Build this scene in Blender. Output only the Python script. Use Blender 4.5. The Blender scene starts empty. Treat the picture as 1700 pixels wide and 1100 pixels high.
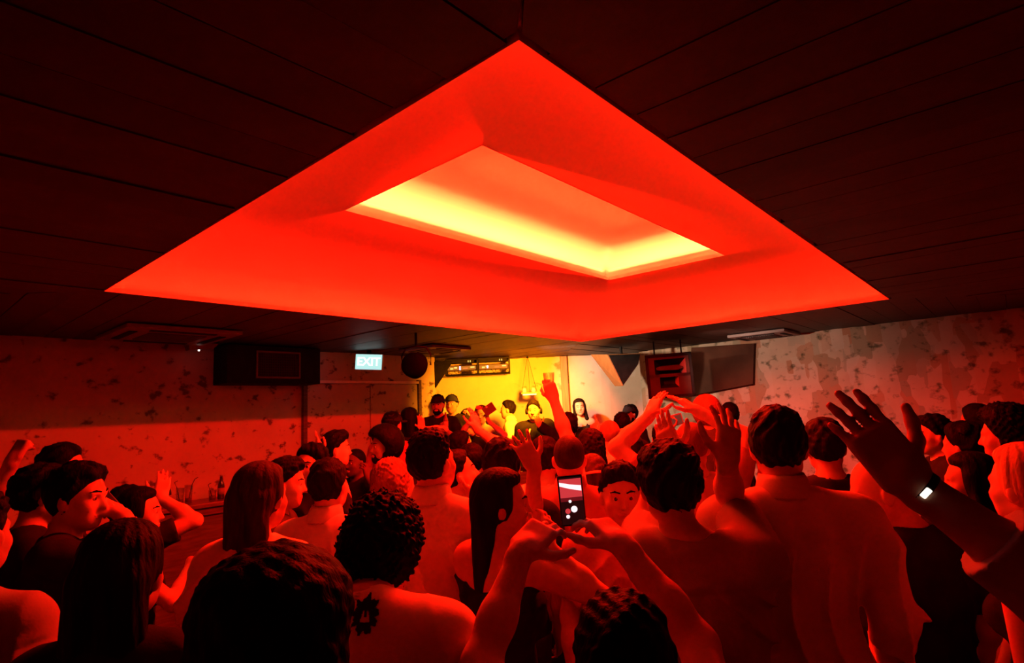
import bpy, math, random
import numpy as np
from mathutils import Vector, Matrix

S = bpy.context.scene
COL = S.collection
# ------------------------------------------------------------------ camera
CAM_Z = 1.8
FPX = 946.0
PITCH, ROLL = math.radians(7.96), math.radians(-2.70)
cam = bpy.data.objects.new('camera', bpy.data.cameras.new('camera'))
COL.objects.link(cam)
cam.data.sensor_width = 36.0
cam.data.lens = 36.0 * FPX / 1700.0
cam.data.clip_start, cam.data.clip_end = 0.02, 100.0
CAM_R = (Matrix.Rotation(math.pi / 2 + PITCH, 3, 'X') @ Matrix.Rotation(ROLL, 3, 'Z'))
cam.matrix_world = Matrix.Translation((0, 0, CAM_Z)) @ CAM_R.to_4x4()
S.camera = cam
# ------------------------------------------------------------------ world, exposure
wd = bpy.data.worlds.new('night'); S.world = wd; wd.use_nodes = True
wd.node_tree.nodes['Background'].inputs[0].default_value = (0.02, 0.0, 0.0, 1)
wd.node_tree.nodes['Background'].inputs[1].default_value = 0.0
S.view_settings.view_transform = 'Standard'
S.view_settings.look = 'None'
S.view_settings.exposure = 0.0
S.view_settings.gamma = 1.0
S.view_settings.use_curve_mapping = False
S.cycles.use_denoising = True

CEIL = 2.60                       # ceiling height
CW = np.array([0.4425, 4.018])    # centre of the light well, on plan
EU = np.array([math.cos(math.radians(139)), math.sin(math.radians(139))])
EV = np.array([math.cos(math.radians(49)), math.sin(math.radians(49))])
WA, WB = 1.60, 2.445              # half sizes of the well along EU and EV
SOFF = 3.04                       # soffit inside the well
IA, IB = 0.575, 1.485             # half sizes of the inner light box
LEFT_U, RIGHT_V = 3.78, 4.42      # the two long walls
UMIN, VMIN = -6.5, -5.5


def uv(u, v, z=0.0):
    p = CW + EU * u + EV * v
    return (float(p[0]), float(p[1]), z)


def ray(px, py):
    return CAM_R @ Vector(((px - 850) / FPX, -(py - 550) / FPX, -1.0))


def at(px, py, y):
    """the point of the room on a photo pixel's sight line, y metres ahead"""
    d = ray(px, py)
    t = y / d.y
    return Vector((d.x * t, y, CAM_Z + d.z * t))


def on_z(px, py, z):
    d = ray(px, py)
    t = (z - CAM_Z) / d.z
    return Vector((d.x * t, d.y * t, z))


def on_left(px, py, u=LEFT_U):
    d = ray(px, py)
    t = (u + float(CW @ EU)) / (d.x * EU[0] + d.y * EU[1])
    return Vector((d.x * t, d.y * t, CAM_Z + d.z * t))


def on_right(px, py, v=RIGHT_V):
    d = ray(px, py)
    t = (v + float(CW @ EV)) / (d.x * EV[0] + d.y * EV[1])
    return Vector((d.x * t, d.y * t, CAM_Z + d.z * t))


# ------------------------------------------------------------------ lamps
def area_lamp(name, loc, direction, xaxis, sx, sy, power, color, spread=180):
    l = bpy.data.lights.new(name, 'AREA'); l.shape = 'RECTANGLE'
    l.size, l.size_y = sx, sy
    l.energy = power; l.color = color; l.spread = math.radians(spread)
    o = bpy.data.objects.new(name, l); COL.objects.link(o)
    z = -Vector(direction).normalized()
    x = Vector(xaxis).normalized(); y = z.cross(x).normalized(); x = y.cross(z)
    o.matrix_world = Matrix.Translation(loc) @ Matrix((x, y, z)).transposed().to_4x4()
    return o


def spot_lamp(name, loc, target, power, color, angle, blend=0.4, radius=0.05):
    l = bpy.data.lights.new(name, 'SPOT'); l.energy = power; l.color = color
    l.spot_size = math.radians(angle); l.spot_blend = blend; l.shadow_soft_size = radius
    o = bpy.data.objects.new(name, l); COL.objects.link(o); o.location = loc
    o.rotation_euler = (Vector(target) - Vector(loc)).to_track_quat('-Z', 'Y').to_euler()
    return o


RED = (1.0, 0.010, 0.002)
DEEP = (1.0, 0.004, 0.0004)
YEL = (1.0, 0.205, 0.045)
E3 = lambda e: (float(e[0]), float(e[1]), 0.0)
# red strips on the ledge of the well, facing up into the cove
RED_W = 5.8
for nm, s_u, s_v, ln in (('near', 0, -1, WA), ('far', 0, 1, WA), ('left', 1, 0, WB), ('right', -1, 0, WB)):
    p = uv(s_u * (WA + 0.05), s_v * (WB + 0.05), CEIL + 0.035)
    inw = -(EU * s_u + EV * s_v)
    ax = EU if s_u == 0 else EV
    area_lamp('red_strip_' + nm, p, (inw[0] * .35, inw[1] * .35, 1.0), E3(ax), ln * 2, 0.03, RED_W * ln, RED)
# unseen red lamps added in the inner light box: crowd below, box top above
area_lamp('red_fill_down', uv(0, 0, 3.15), (0, 0, -1), E3(EV), 2.3, 0.06, 560, DEEP)
area_lamp('red_fill_up', uv(0, 0, 3.16), (0, 0, 1), E3(EV), 1.9, 0.30, 30, RED)
# yellow strips on the ledge of the inner light box, thrown up against its walls
YEL_W = 10.0
for nm, s_u, s_v, ln in (('near', 0, -1, IA), ('far', 0, 1, IA), ('left', 1, 0, IB), ('right', -1, 0, IB)):
    p = uv(s_u * (IA + 0.045), s_v * (IB + 0.045), SOFF + 0.085)
    outw = EU * s_u + EV * s_v
    ax = EU if s_u == 0 else EV
    area_lamp('yellow_strip_' + nm, p, (outw[0] * .30, outw[1] * .30, 1.0), E3(ax), ln * 2 + .10, 0.02, YEL_W * ln, YEL, 115)
# stage lamps, and an added one for the right wall
spot_lamp('stage_white_beam', (0.12, 7.02, 2.46), (1.95, 8.6, 2.0), 210, (1.0, 0.68, 0.46), 76, 0.8, 0.03)  # bare lamp put here in place of the hanging spotlight's own beam
spot_lamp('right_wall_fill', (2.0, 6.2, 2.38), (3.4, 7.3, 1.95), 62, (1.0, 0.60, 0.44), 100, 0.9, 0.03)  # second bare lamp, added only to brighten the right wall
spot_lamp('stage_yellow_wash', (0.30, 6.95, 2.32), (-0.25, 8.75, 1.7), 760, (1.0, 0.235, 0.004), 105, 0.7, 0.10)
# ------------------------------------------------------------------ materials
MATS = {}


def ramp(nt, fac, stops):
    r = nt.nodes.new('ShaderNodeValToRGB')
    while len(r.color_ramp.elements) < len(stops):
        r.color_ramp.elements.new(0.5)
    for e, (p, c) in zip(r.color_ramp.elements, stops):
        e.position = p; e.color = (c[0], c[1], c[2], 1)
    nt.links.new(fac, r.inputs[0])
    return r.outputs[0]


def base_mat(name, col, rough=0.6, metal=0.0, spec=0.3):
    m = bpy.data.materials.new(name); m.use_nodes = True
    b = m.node_tree.nodes['Principled BSDF']
    b.inputs['Base Color'].default_value = (*col, 1)
    b.inputs['Roughness'].default_value = rough
    b.inputs['Metallic'].default_value = metal
    b.inputs['Specular IOR Level'].default_value = spec
    return m, m.node_tree, b


def nd(nt, typ, **kw):
    n = nt.nodes.new(typ)
    for k, v in kw.items():
        if k in n.inputs.keys():
            n.inputs[k].default_value = v
        else:
            setattr(n, k, v)
    return n


def mapped(nt, scale=(1, 1, 1), rot=(0, 0, 0), coord='Object'):
    tc = nt.nodes.new('ShaderNodeTexCoord'); mp = nt.nodes.new('ShaderNodeMapping')
    mp.inputs['Scale'].default_value = scale; mp.inputs['Rotation'].default_value = rot
    nt.links.new(tc.outputs[coord], mp.inputs[0])
    return mp.outputs[0]


def mottled(name, c1, c2, scale=8.0, rough=0.6, bump=0.0, stretch=(1, 1, 1), metal=0.0, spec=0.3, bscale=None):
    """a surface with a soft two-tone noise and an optional bump"""
    if name in MATS:
        return MATS[name]
    m, nt, b = base_mat(name, c1, rough, metal, spec)
    vec = mapped(nt, stretch)
    n = nd(nt, 'ShaderNodeTexNoise', Scale=scale, Detail=4.0)
    nt.links.new(vec, n.inputs['Vector'])
    nt.links.new(ramp(nt, n.outputs[0], [(0.35, c1), (0.65, c2)]), b.inputs['Base Color'])
    if bump:
        n2 = nd(nt, 'ShaderNodeTexNoise', Scale=bscale or scale * 4, Detail=3.0)
        nt.links.new(vec, n2.inputs['Vector'])
        bp = nd(nt, 'ShaderNodeBump', Strength=bump, Distance=0.01)
        nt.links.new(n2.outputs[0], bp.inputs['Height'])
        nt.links.new(bp.outputs[0], b.inputs['Normal'])
    MATS[name] = m
    return m


def emit(name, col, strength):
    if name in MATS:
        return MATS[name]
    m, nt, b = base_mat(name, (0, 0, 0), 0.5)
    b.inputs['Emission Color'].default_value = (*col, 1)
    b.inputs['Emission Strength'].default_value = strength
    MATS[name] = m
    return m


def glass(name, col=(1, 1, 1), rough=0.02):
    if name in MATS:
        return MATS[name]
    m, nt, b = base_mat(name, col, rough)
    b.inputs['Transmission Weight'].default_value = 0.95
    b.inputs['IOR'].default_value = 1.2
    MATS[name] = m
    return m


def thin_glass(name, tint):
    if name in MATS:
        return MATS[name]
    m, nt, b = base_mat(name, tint, .1)
    tr = nd(nt, 'ShaderNodeBsdfTransparent'); tr.inputs[0].default_value = (*tint, 1)
    gl = nd(nt, 'ShaderNodeBsdfGlossy'); gl.inputs['Roughness'].default_value = .08
    gl.inputs[0].default_value = (.8, .8, .8, 1)
    lw = nd(nt, 'ShaderNodeLayerWeight', Blend=.25)
    mx = nd(nt, 'ShaderNodeMixShader')
    nt.links.new(lw.outputs['Facing'], mx.inputs[0]); nt.links.new(tr.outputs[0], mx.inputs[1]); nt.links.new(gl.outputs[0], mx.inputs[2])
    nt.links.new(mx.outputs[0], nt.nodes['Material Output'].inputs[0])
    MATS[name] = m
    return m


def skin(tone):
    c = {'light': ((.56, .36, .27), (.50, .31, .23)), 'pale': ((.66, .46, .37), (.60, .40, .32)), 'tan': ((.40, .24, .16), (.35, .2, .13)),
         'brown': ((.26, .14, .09), (.2, .1, .06)), 'dark': ((.10, .05, .035), (.075, .037, .025))}[tone]
    return mottled('skin_' + tone, c[0], c[1], 22, 0.6, 0.08, spec=0.15, bscale=150)


CL = {'white': ((.76, .74, .71), (.70, .68, .65)), 'cream': ((.60, .54, .46), (.54, .48, .41)), 'black': ((.012, .011, .012), (.02, .018, .02)),
      'charcoal': ((.035, .033, .035), (.05, .048, .05)), 'navy': ((.02, .025, .06), (.03, .035, .08)), 'denim': ((.22, .26, .36), (.28, .31, .40)),
      'grey': ((.24, .23, .22), (.28, .27, .26)), 'rose': ((.46, .2, .18), (.4, .17, .15)), 'red': ((.42, .06, .05), (.36, .05, .04)),
      'olive': ((.16, .15, .09), (.2, .19, .12)), 'pale blue': ((.50, .53, .60), (.44, .47, .55)), 'yellow': ((.75, .58, .2), (.68, .5, .16)),
      'brown': ((.12, .07, .045), (.16, .09, .06))}


def cloth(c):
    a, b = CL[c]
    return mottled('cloth_' + c.replace(' ', '_'), a, b, 14, 0.9, 0.12, spec=0.08, bscale=160)


def floral():
    if 'floral' in MATS:
        return MATS['floral']
    m, nt, b = base_mat('floral', (.6, .5, .4), .85)
    v = mapped(nt)
    vo = nd(nt, 'ShaderNodeTexVoronoi', Scale=26.0)
    n = nd(nt, 'ShaderNodeTexNoise', Scale=16.0, Detail=3.0)
    nt.links.new(v, vo.inputs['Vector']); nt.links.new(v, n.inputs['Vector'])
    mx = nd(nt, 'ShaderNodeMath', operation='MULTIPLY')
    nt.links.new(vo.outputs['Distance'], mx.inputs[0]); nt.links.new(n.outputs[0], mx.inputs[1])
    nt.links.new(ramp(nt, mx.outputs[0], [(0.08, (.06, .04, .04)), (0.14, (.72, .62, .52)), (0.3, (.75, .66, .55)), (0.36, (.3, .18, .1))]), b.inputs['Base Color'])
    MATS['floral'] = m
    return m


HC = {'black': ((.003, .0025, .0025), (.006, .005, .005)), 'dark': ((.007, .005, .004), (.014, .009, .007)), 'brown': ((.03, .017, .01), (.06, .034, .02)),
      'auburn': ((.16, .07, .035), (.22, .10, .05)), 'blond': ((.42, .28, .14), (.55, .38, .2)), 'grey': ((.3, .28, .26), (.4, .38, .35))}


def hairmat(c):
    a, b = HC[c]
    return mottled('hair_' + c, a, b, 30, 0.6, 0.4, (1, 1, .25), spec=0.04, bscale=120)


# ------------------------------------------------------------------ small mesh helpers
class MB:
    def __init__(self):
        self.v, self.f = [], []

    def add(self, vs, fs):
        n = len(self.v)
        self.v += [tuple(map(float, p)) for p in vs]
        self.f += [tuple(i + n for i in q) for q in fs]
        return self

    def hexa(self, p):
        """p: bottom ring of 4, top ring of 4 (counter-clockwise from above)"""
        return self.add(p, [(3, 2, 1, 0), (4, 5, 6, 7), (0, 1, 5, 4), (1, 2, 6, 5), (2, 3, 7, 6), (3, 0, 4, 7)])

    def box(self, c, s, M=None):
        x, y, z = (q / 2 for q in s)
        p = [Vector(q) for q in ((-x, -y, -z), (x, -y, -z), (x, y, -z), (-x, y, -z), (-x, -y, z), (x, -y, z), (x, y, z), (-x, y, z))]
        if M is not None:
            p = [M @ q for q in p]
        return self.hexa([q + Vector(c) for q in p])

    def prism(self, poly_a, poly_b):
        n = len(poly_a)
        fs = [tuple(range(n))[::-1], tuple(range(n, 2 * n))]
        fs += [(i, (i + 1) % n, n + (i + 1) % n, n + i) for i in range(n)]
        return self.add(list(poly_a) + list(poly_b), fs)

    def lathe(self, prof, seg=20, M=None, o=(0, 0, 0)):
        vs, fs = [], []
        for r, z in prof:
            for k in range(seg):
                a = 2 * math.pi * k / seg
                q = Vector((r * math.cos(a), r * math.sin(a), z))
                if M is not None:
                    q = M @ q
                vs.append(q + Vector(o))
        for i in range(len(prof) - 1):
            for k in range(seg):
                a, b = i * seg + k, i * seg + (k + 1) % seg
                fs.append((a, b, b + seg, a + seg))
        fs.append(tuple(range(seg))[::-1]); fs.append(tuple(range((len(prof) - 1) * seg, len(prof) * seg)))
        return self.add(vs, fs)

    def tube(self, pts, r, seg=8):
        pts = [Vector(p) for p in pts]
        vs, fs = [], []
        for i, p in enumerate(pts):
            d = (pts[min(i + 1, len(pts) - 1)] - pts[max(i - 1, 0)]).normalized()
            a = d.cross(Vector((0, 0, 1)))
            if a.length < 1e-3:
                a = Vector((1, 0, 0))
            a.normalize(); b = d.cross(a)
            for k in range(seg):
                t = 2 * math.pi * k / seg
                vs.append(p + a * r * math.cos(t) + b * r * math.sin(t))
        for i in range(len(pts) - 1):
            for k in range(seg):
                q, w = i * seg + k, i * seg + (k + 1) % seg
                fs.append((q, q + seg, w + seg, w))
        fs.append(tuple(range(seg))); fs.append(tuple(range((len(pts) - 1) * seg, len(pts) * seg))[::-1])
        return self.add(vs, fs)

    def build(self, name, mat, parent=None, smooth=False, bevel=0.0):
        me = bpy.data.meshes.new(name)
        me.from_pydata(self.v, [], self.f); me.validate(); me.update()
        if mat is not None:
            me.materials.append(mat)
        if smooth:
            me.polygons.foreach_set('use_smooth', [True] * len(me.polygons))
        o = bpy.data.objects.new(name, me); COL.objects.link(o)
        if parent is not None:
            o.parent = parent
        if bevel:
            md = o.modifiers.new('bevel', 'BEVEL'); md.width = bevel; md.segments = 2; md.limit_method = 'ANGLE'
        return o


def tag(o, label, cat, group=None):
    o['label'] = label; o['category'] = cat
    if group:
        o['group'] = group
    return o


def struct(o):
    o['kind'] = 'structure'
    return o


def thing(name, label, cat, loc=(0, 0, 0), rz=0.0, group=None):
    o = bpy.data.objects.new(name, None); COL.objects.link(o)
    o.empty_display_size = 0.1
    o.location = loc; o.rotation_euler = (0, 0, rz)
    return tag(o, label, cat, group)


def frame_of(face, up=(0, 0, 1)):
    """matrix whose -Y axis looks along 'face' and whose Z is up"""
    y = -Vector(face).normalized(); z = Vector(up); x = y.cross(z).normalized(); z = x.cross(y)
    return Matrix((x, y, z)).transposed()
# ------------------------------------------------------------------ the room
def plaster(name, base, dark, patch_scale, lo, hi, tint=None):
    m, nt, b = base_mat(name, base, .9, 0, .15)
    v = mapped(nt)
    big = nd(nt, 'ShaderNodeTexNoise', Scale=1.3, Detail=6.0, Roughness=.6)
    nt.links.new(v, big.inputs['Vector'])
    tone = ramp(nt, big.outputs[0], [(.3, [c * .72 for c in base]), (.7, base)])
    n = nd(nt, 'ShaderNodeTexNoise', Scale=patch_scale, Detail=3.5, Roughness=.55)
    nt.links.new(mapped(nt, (1, 1, 1.25)), n.inputs['Vector'])
    f = ramp(nt, n.outputs[0], [(lo, (0, 0, 0)), (hi, (1, 1, 1))])
    mx = nd(nt, 'ShaderNodeMixRGB'); mx.blend_type = 'MIX'
    nt.links.new(f, mx.inputs[0]); nt.links.new(tone, mx.inputs[1]); mx.inputs[2].default_value = (*dark, 1)
    out = mx.outputs[0]
    if tint is not None:
        bk = nd(nt, 'ShaderNodeTexVoronoi', Scale=tint[0], Randomness=1.0); bk.distance = 'CHEBYCHEV'
        vv = mapped(nt, (1, 1, .42), (0, 0, math.radians(tint[3])))
        n3 = nd(nt, 'ShaderNodeTexNoise', Scale=3.0, Detail=5.0)
        nt.links.new(vv, n3.inputs['Vector'])
        md = nd(nt, 'ShaderNodeMixRGB'); md.inputs[0].default_value = .07
        nt.links.new(vv, md.inputs[1]); nt.links.new(n3.outputs['Color'], md.inputs[2])
        nt.links.new(md.outputs[0], bk.inputs['Vector'])
        sp = nd(nt, 'ShaderNodeSeparateColor'); nt.links.new(bk.outputs['Color'], sp.inputs[0])
        tc = ramp(nt, sp.outputs[0], tint[1])
        m2 = nd(nt, 'ShaderNodeMixRGB'); m2.blend_type = 'MULTIPLY'; m2.inputs[0].default_value = tint[2]
        nt.links.new(out, m2.inputs[1]); nt.links.new(tc, m2.inputs[2])
        out = m2.outputs[0]
    nt.links.new(out, b.inputs['Base Color'])
    bp = nd(nt, 'ShaderNodeBump', Strength=.35, Distance=.012)
    nt.links.new(n.outputs[0], bp.inputs['Height']); nt.links.new(bp.outputs[0], b.inputs['Normal'])
    return m


M_LEFT = plaster('flaked_plaster', (.52, .46, .40), (.10, .08, .07), 8.5, .585, .67)
M_RIGHT = plaster('torn_paper_plaster', (.54, .48, .40), (.12, .13, .09), 9.0, .56, .70,
                  (7.5, [(0, (1, .95, .88)), (.4, (.95, .86, .74)), (.55, (.75, .42, .25)), (.75, (.55, .55, .42)), (1, (1, 1, .95))], .85, 49))
M_STAGE = plaster('stage_plaster', (.74, .68, .58), (.42, .27, .15), 5.0, .60, .72,
                  (2.6, [(0, (1, 1, 1)), (.5, (.95, .9, .85)), (.8, (.9, .78, .62)), (1, (1, .97, .92))], .6, 20))
M_FLOOR = mottled('floor_boards', (.06, .04, .03), (.035, .024, .02), 5, .5, .2, (.6, 4, 1))
M_PAINT = mottled('cove_paint', (.80, .78, .75), (.78, .76, .73), 1.5, .9, 0, spec=.05)
M_BLACK = mottled('black_plastic', (.010, .010, .010), (.016, .016, .016), 12, .65, .08, spec=.06)
M_METAL = mottled('brushed_metal', (.55, .53, .5), (.45, .43, .4), 20, .35, .05, metal=1.0)
M_WOODD = mottled('dark_wood', (.11, .055, .03), (.06, .03, .018), 6, .5, .25, (1, 1, 8))
M_WOODL = mottled('pale_wood', (.48, .28, .15), (.36, .2, .1), 6, .55, .25, (6, 6, .6))


def ceiling_wood():
    m, nt, b = base_mat('ceiling_planks', (.05, .03, .02), .55, 0, .3)
    v = mapped(nt)
    n = nd(nt, 'ShaderNodeTexNoise', Scale=4.0, Detail=6.0, Roughness=.65)
    nt.links.new(v, n.inputs['Vector'])
    g = nd(nt, 'ShaderNodeNewGeometry')
    c = ramp(nt, n.outputs[0], [(.3, (.022, .010, .008)), (.7, (.06, .03, .022))])
    rr = ramp(nt, g.outputs['Random Per Island'], [(0, (.45, .45, .45)), (1, (1, 1, 1))])
    mx = nd(nt, 'ShaderNodeMixRGB'); mx.blend_type = 'MULTIPLY'; mx.inputs[0].default_value = 1
    nt.links.new(c, mx.inputs[1]); nt.links.new(rr, mx.inputs[2])
    nt.links.new(mx.outputs[0], b.inputs['Base Color'])
    bp = nd(nt, 'ShaderNodeBump', Strength=.3, Distance=.01)
    nt.links.new(n.outputs[0], bp.inputs['Height']); nt.links.new(bp.outputs[0], b.inputs['Normal'])
    return m


def planks_ceiling():
    rnd = random.Random(4)
    mb = MB()
    ext = {'v-': -VMIN - WB, 'v+': 8.5 - WB, 'u+': 6.6 - WA, 'u-': -UMIN - WA}
    for side, half in (('v-', WA), ('v+', WA), ('u+', WB), ('u-', WB)):
        far = ext[side]
        wpl = 0.195
        n0 = int(math.ceil((half + far) / wpl)) + 1
        for k in range(-n0, n0):
            s0, s1 = k * wpl + .002, (k + 1) * wpl - .002
            z0 = CEIL + rnd.uniform(-.003, .004)
            rag = rnd.uniform(-.012, .010)
            # mitre lines run at 45 degrees from the corners of the well
            def start(s):
                e = abs(s) - half
                return e if e > 0 else rag
            if min(start(s0), start(s1)) > far:
                continue
            pts = []
            if s0 < -half < s1 or s0 < half < s1:
                c = -half if s0 < -half < s1 else half
                seq = [(s0, start(s0)), (c, rag), (s1, start(s1))]
            else:
                seq = [(s0, start(s0)), (s1, start(s1))]
            ring = [(s, min(a, far)) for s, a in seq] + [(s1, far), (s0, far)]

            def W(s, d, z):
                if side == 'v-':
                    return uv(s, -WB - d, z)
                if side == 'v+':
                    return uv(s, WB + d, z)
                if side == 'u+':
                    return uv(WA + d, s, z)
                return uv(-WA - d, s, z)
            mb.prism([W(s, d, z0) for s, d in ring], [W(s, d, CEIL + .02) for s, d in ring])
    return mb


struct(planks_ceiling().build('ceiling', ceiling_wood()))


def loft_rings(rings):
    """rings of rectangles (half u, half v, z) joined one to the next"""
    mb = MB(); vs = []; fs = []
    for a, b_, z in rings:
        vs += [uv(-a, -b_, z), uv(a, -b_, z), uv(a, b_, z), uv(-a, b_, z)]
    for i in range(len(rings) - 1):
        for k in range(4):
            p, q = i * 4 + k, i * 4 + (k + 1) % 4
            fs.append((p, q, q + 4, p + 4))
    mb.add(vs, fs)
    return mb


cove = [(WA - .012, WB - .012, CEIL - .002), (WA - .012, WB - .012, CEIL + .026), (WA + .10, WB + .10, CEIL + .026)]
for k in range(9):
    t = math.pi / 2 * k / 8
    d = -.42 * (1 - math.cos(t)) + .10
    cove.append((WA + d, WB + d, CEIL + .03 + (SOFF - CEIL - .03) * math.sin(t)))
cove += [(IA + .004, IB + .004, SOFF), (IA + .004, IB + .004, SOFF + .012)]
o = struct(loft_rings(cove).build('trim_1', M_PAINT))          # the painted cove of the light well
for p in o.data.polygons:
    p.use_smooth = 8 < p.index < 48 and abs(p.normal.z) > .05
box = [(IA, IB, SOFF - .003), (IA, IB, SOFF + .03), (IA + .09, IB + .09, SOFF + .03), (IA + .09, IB + .09, SOFF + .13)]
for k in range(1, 9):
    t = math.pi / 2 * k / 8
    d = .09 - .17 * (1 - math.cos(t))
    box.append((IA + d, IB + d, SOFF + .13 + .17 * math.sin(t)))
box += [(.0004, .0004, SOFF + .302)]
o = struct(loft_rings(box).build('trim_2', M_PAINT, smooth=False))
for p in o.data.polygons:
    p.use_smooth = p.index >= 12
#           # the inner light box
# floor and walls
fl = MB()
r = [uv(UMIN - .3, VMIN - .3), uv(7, VMIN - .3), uv(7, 8.8), uv(UMIN - .3, 8.8)]
fl.hexa([(p[0], p[1], -.1) for p in r[::-1]] + [(p[0], p[1], 0) for p in r[::-1]])
struct(fl.build('floor', M_FLOOR))


def wall(name, a, b, mat, th=.15, z0=0, z1=CEIL + .02, side=1):
    a, b = Vector((a[0], a[1], 0)), Vector((b[0], b[1], 0))
    d = (b - a).normalized(); n = Vector((-d.y, d.x, 0)) * th * side
    mb = MB()
    ring = [a, b, b + n, a + n] if side > 0 else [a, a + n, b + n, b]
    mb.hexa([p + Vector((0, 0, z0)) for p in ring] + [p + Vector((0, 0, z1)) for p in ring])
    return struct(mb.build(name, mat))


L_END = Vector((-1.16, 0, 0))
vL = (Vector((-1.16, 8.04)) - Vector(CW)).dot(Vector(EV))
pL0, pL1 = uv(LEFT_U, VMIN), uv(LEFT_U, vL)
wall('wall_left', pL0, pL1, M_LEFT, .15, side=1)
pR1 = Vector((2.02, 8.74, 0))
uR = (pR1.xy - Vector(CW)).dot(Vector(EU))
pR0 = uv(UMIN, RIGHT_V); pR1 = uv(uR, RIGHT_V)
wall('wall_right', pR0, pR1, M_RIGHT, .15, side=-1)
BACK_A, BACK_B = Vector((-2.2, 8.62, 0)), Vector((2.6, 8.87, 0))
wall('wall_back', BACK_A, BACK_B, M_STAGE, .15, side=1)
wall('wall_near', uv(LEFT_U, VMIN), uv(UMIN, VMIN), M_LEFT, .15, side=-1)
wall('wall_side', uv(UMIN, VMIN), uv(UMIN, RIGHT_V), M_LEFT, .15, side=-1)
wall('wall_alcove', (-2.1, 8.7), (-2.0, 7.2), M_LEFT, .1, side=-1)
# end of the left wall: a plain plastered return
# stage platform
st = MB()
ring = [(-1.05, 7.0, 0), (2.2, 7.0, 0), (2.0, 8.70, 0), (-1.4, 8.62, 0)]
st.hexa([Vector(p) for p in ring] + [Vector((p[0], p[1], .25)) for p in ring])
STAGE_Z = .25
struct(st.build('floor_stage', M_FLOOR))

# wooden post on the back wall
def back_y(x):
    t = (x - BACK_A.x) / (BACK_B.x - BACK_A.x)
    return BACK_A.y + t * (BACK_B.y - BACK_A.y)


xp = at(938, 640, 8.7).x
struct(MB().box((xp, back_y(xp) - .04, (CEIL + .25) / 2), (.10, .075, CEIL - .25 - .004)).build('trim_4', M_WOODL, bevel=.004))

# doors in the left wall
def left_box(mb, v0, v1, z0, z1, d0, d1):
    ring = [uv(LEFT_U - d0, v0), uv(LEFT_U - d0, v1), uv(LEFT_U - d1, v1), uv(LEFT_U - d1, v0)]
    mb.hexa([(p[0], p[1], z0) for p in ring] + [(p[0], p[1], z1) for p in ring])
    return mb


def v_of(p):
    return float((np.array([p[0], p[1]]) - CW) @ EV)


v505, v613, v692 = v_of(on_left(507, 700)), v_of(on_left(613, 680)), v_of(on_left(692, 680))
ztop = on_left(610, 634).z
for i, (a, b) in enumerate(((v505, v613), (v613, v692))):
    d = struct(left_box(MB(), a + .006, b - .006, .01, ztop - .03, .0, .025).build('door_%d' % (i + 1), M_LEFT, bevel=.004))
    hz = 1.05
    hv = b - .07 if i == 0 else a + .07
    p = uv(LEFT_U - .06, hv, hz)
    hd = MB().box(p, (.02, .02, .16)).build('door_handle', M_METAL, d, bevel=.004)
fr = MB()
left_box(fr, v505 - .05, v505, 0, ztop + .03, 0, .05)
left_box(fr, v692, v692 + .05, 0, ztop + .03, 0, .05)
struct(fr.build('trim_5', M_WOODD, bevel=.003))
struct(left_box(MB(), v505 - .0, v692, ztop - .02, ztop + .012, .0, .055).build('trim_6', mottled('pale_trim', (.78, .74, .7), (.7, .66, .62), 20, .4)))
# ------------------------------------------------------------------ things on the walls and the ceiling
# EXIT sign by the door
p = at(612, 600.5, 6.75)
t = thing('exit_sign', 'lit white-green EXIT sign hanging from the ceiling above the door', 'sign', tuple(p))
M = Matrix.Rotation(math.radians(4), 3, 'Y')
MB().box((0, .03, 0), (.330, .05, .195), M).build('casing', mottled('sign_casing', (.5, .5, .5), (.45, .45, .45), 10, .5), t, bevel=.006)
MB().box((0, .003, 0), (.312, .008, .178), M).build('face', emit('sign_green', (.55, .95, .90), .95), t)
MB().box((0, .03, .135), (.05, .03, .08)).build('bracket', M_BLACK, t)
cu = bpy.data.curves.new('lettering', 'FONT'); cu.body = 'EXIT'; cu.size = .135; cu.align_x = 'CENTER'; cu.align_y = 'CENTER'; cu.extrude = .002; cu.offset = .003
tmp = bpy.data.objects.new('lettering', cu)
lm = bpy.data.meshes.new_from_object(tmp)
bpy.data.objects.remove(tmp); bpy.data.curves.remove(cu)
lt = bpy.data.objects.new('lettering', lm); COL.objects.link(lt); lt.parent = t
lm.materials.clear()
lt.location = (0, -.004, 0); lt.rotation_euler = (math.pi / 2, math.radians(4), 0)
lm.materials.append(emit('sign_white', (.95, 1, .98), 1.6))

# loudspeaker cabinet high on the left wall
pa, pb = on_left(332, 600), on_left(523, 600)
va, vb = v_of(pa), v_of(pb)
zb = on_left(430, 640).z
t = thing('loudspeaker', 'long black loudspeaker cabinet with a framed grille, high on the left wall', 'loudspeaker', uv(LEFT_U, (va + vb) / 2, zb), math.radians(49))
Lb = (vb - va)
LZ = CEIL - zb - .012
# local x runs along the wall, local y points into the wall
MB().box((0, -.17, LZ / 2), (Lb - .25, .33, LZ)).build('cabinet', M_BLACK, t, bevel=.01)
gw, gh, gx = .46, LZ * .68, .02
fr = MB()
for s_ in (-1, 1):
    fr.box((gx + s_ * gw / 2, -.342, LZ * .5), (.018, .016, gh + .018)); fr.box((gx, -.342, LZ * .5 + s_ * gh / 2), (gw, .016, .018))
fr.build('frame', mottled('grille_frame', (.16, .13, .12), (.12, .1, .09), 12, .5), t, bevel=.003)
gr = MB()
for k in range(24):
    gr.box((gx - gw / 2 + gw * (k + .5) / 24, -.337, LZ * .5), (.007, .008, gh - .01))
for k in range(10):
    gr.box((gx, -.336, LZ * .5 - gh / 2 + gh * (k + .5) / 10), (gw - .01, .006, .006))
gr.build('grille', mottled('grille_black', (.02, .018, .018), (.03, .028, .028), 12, .5), t)

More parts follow.
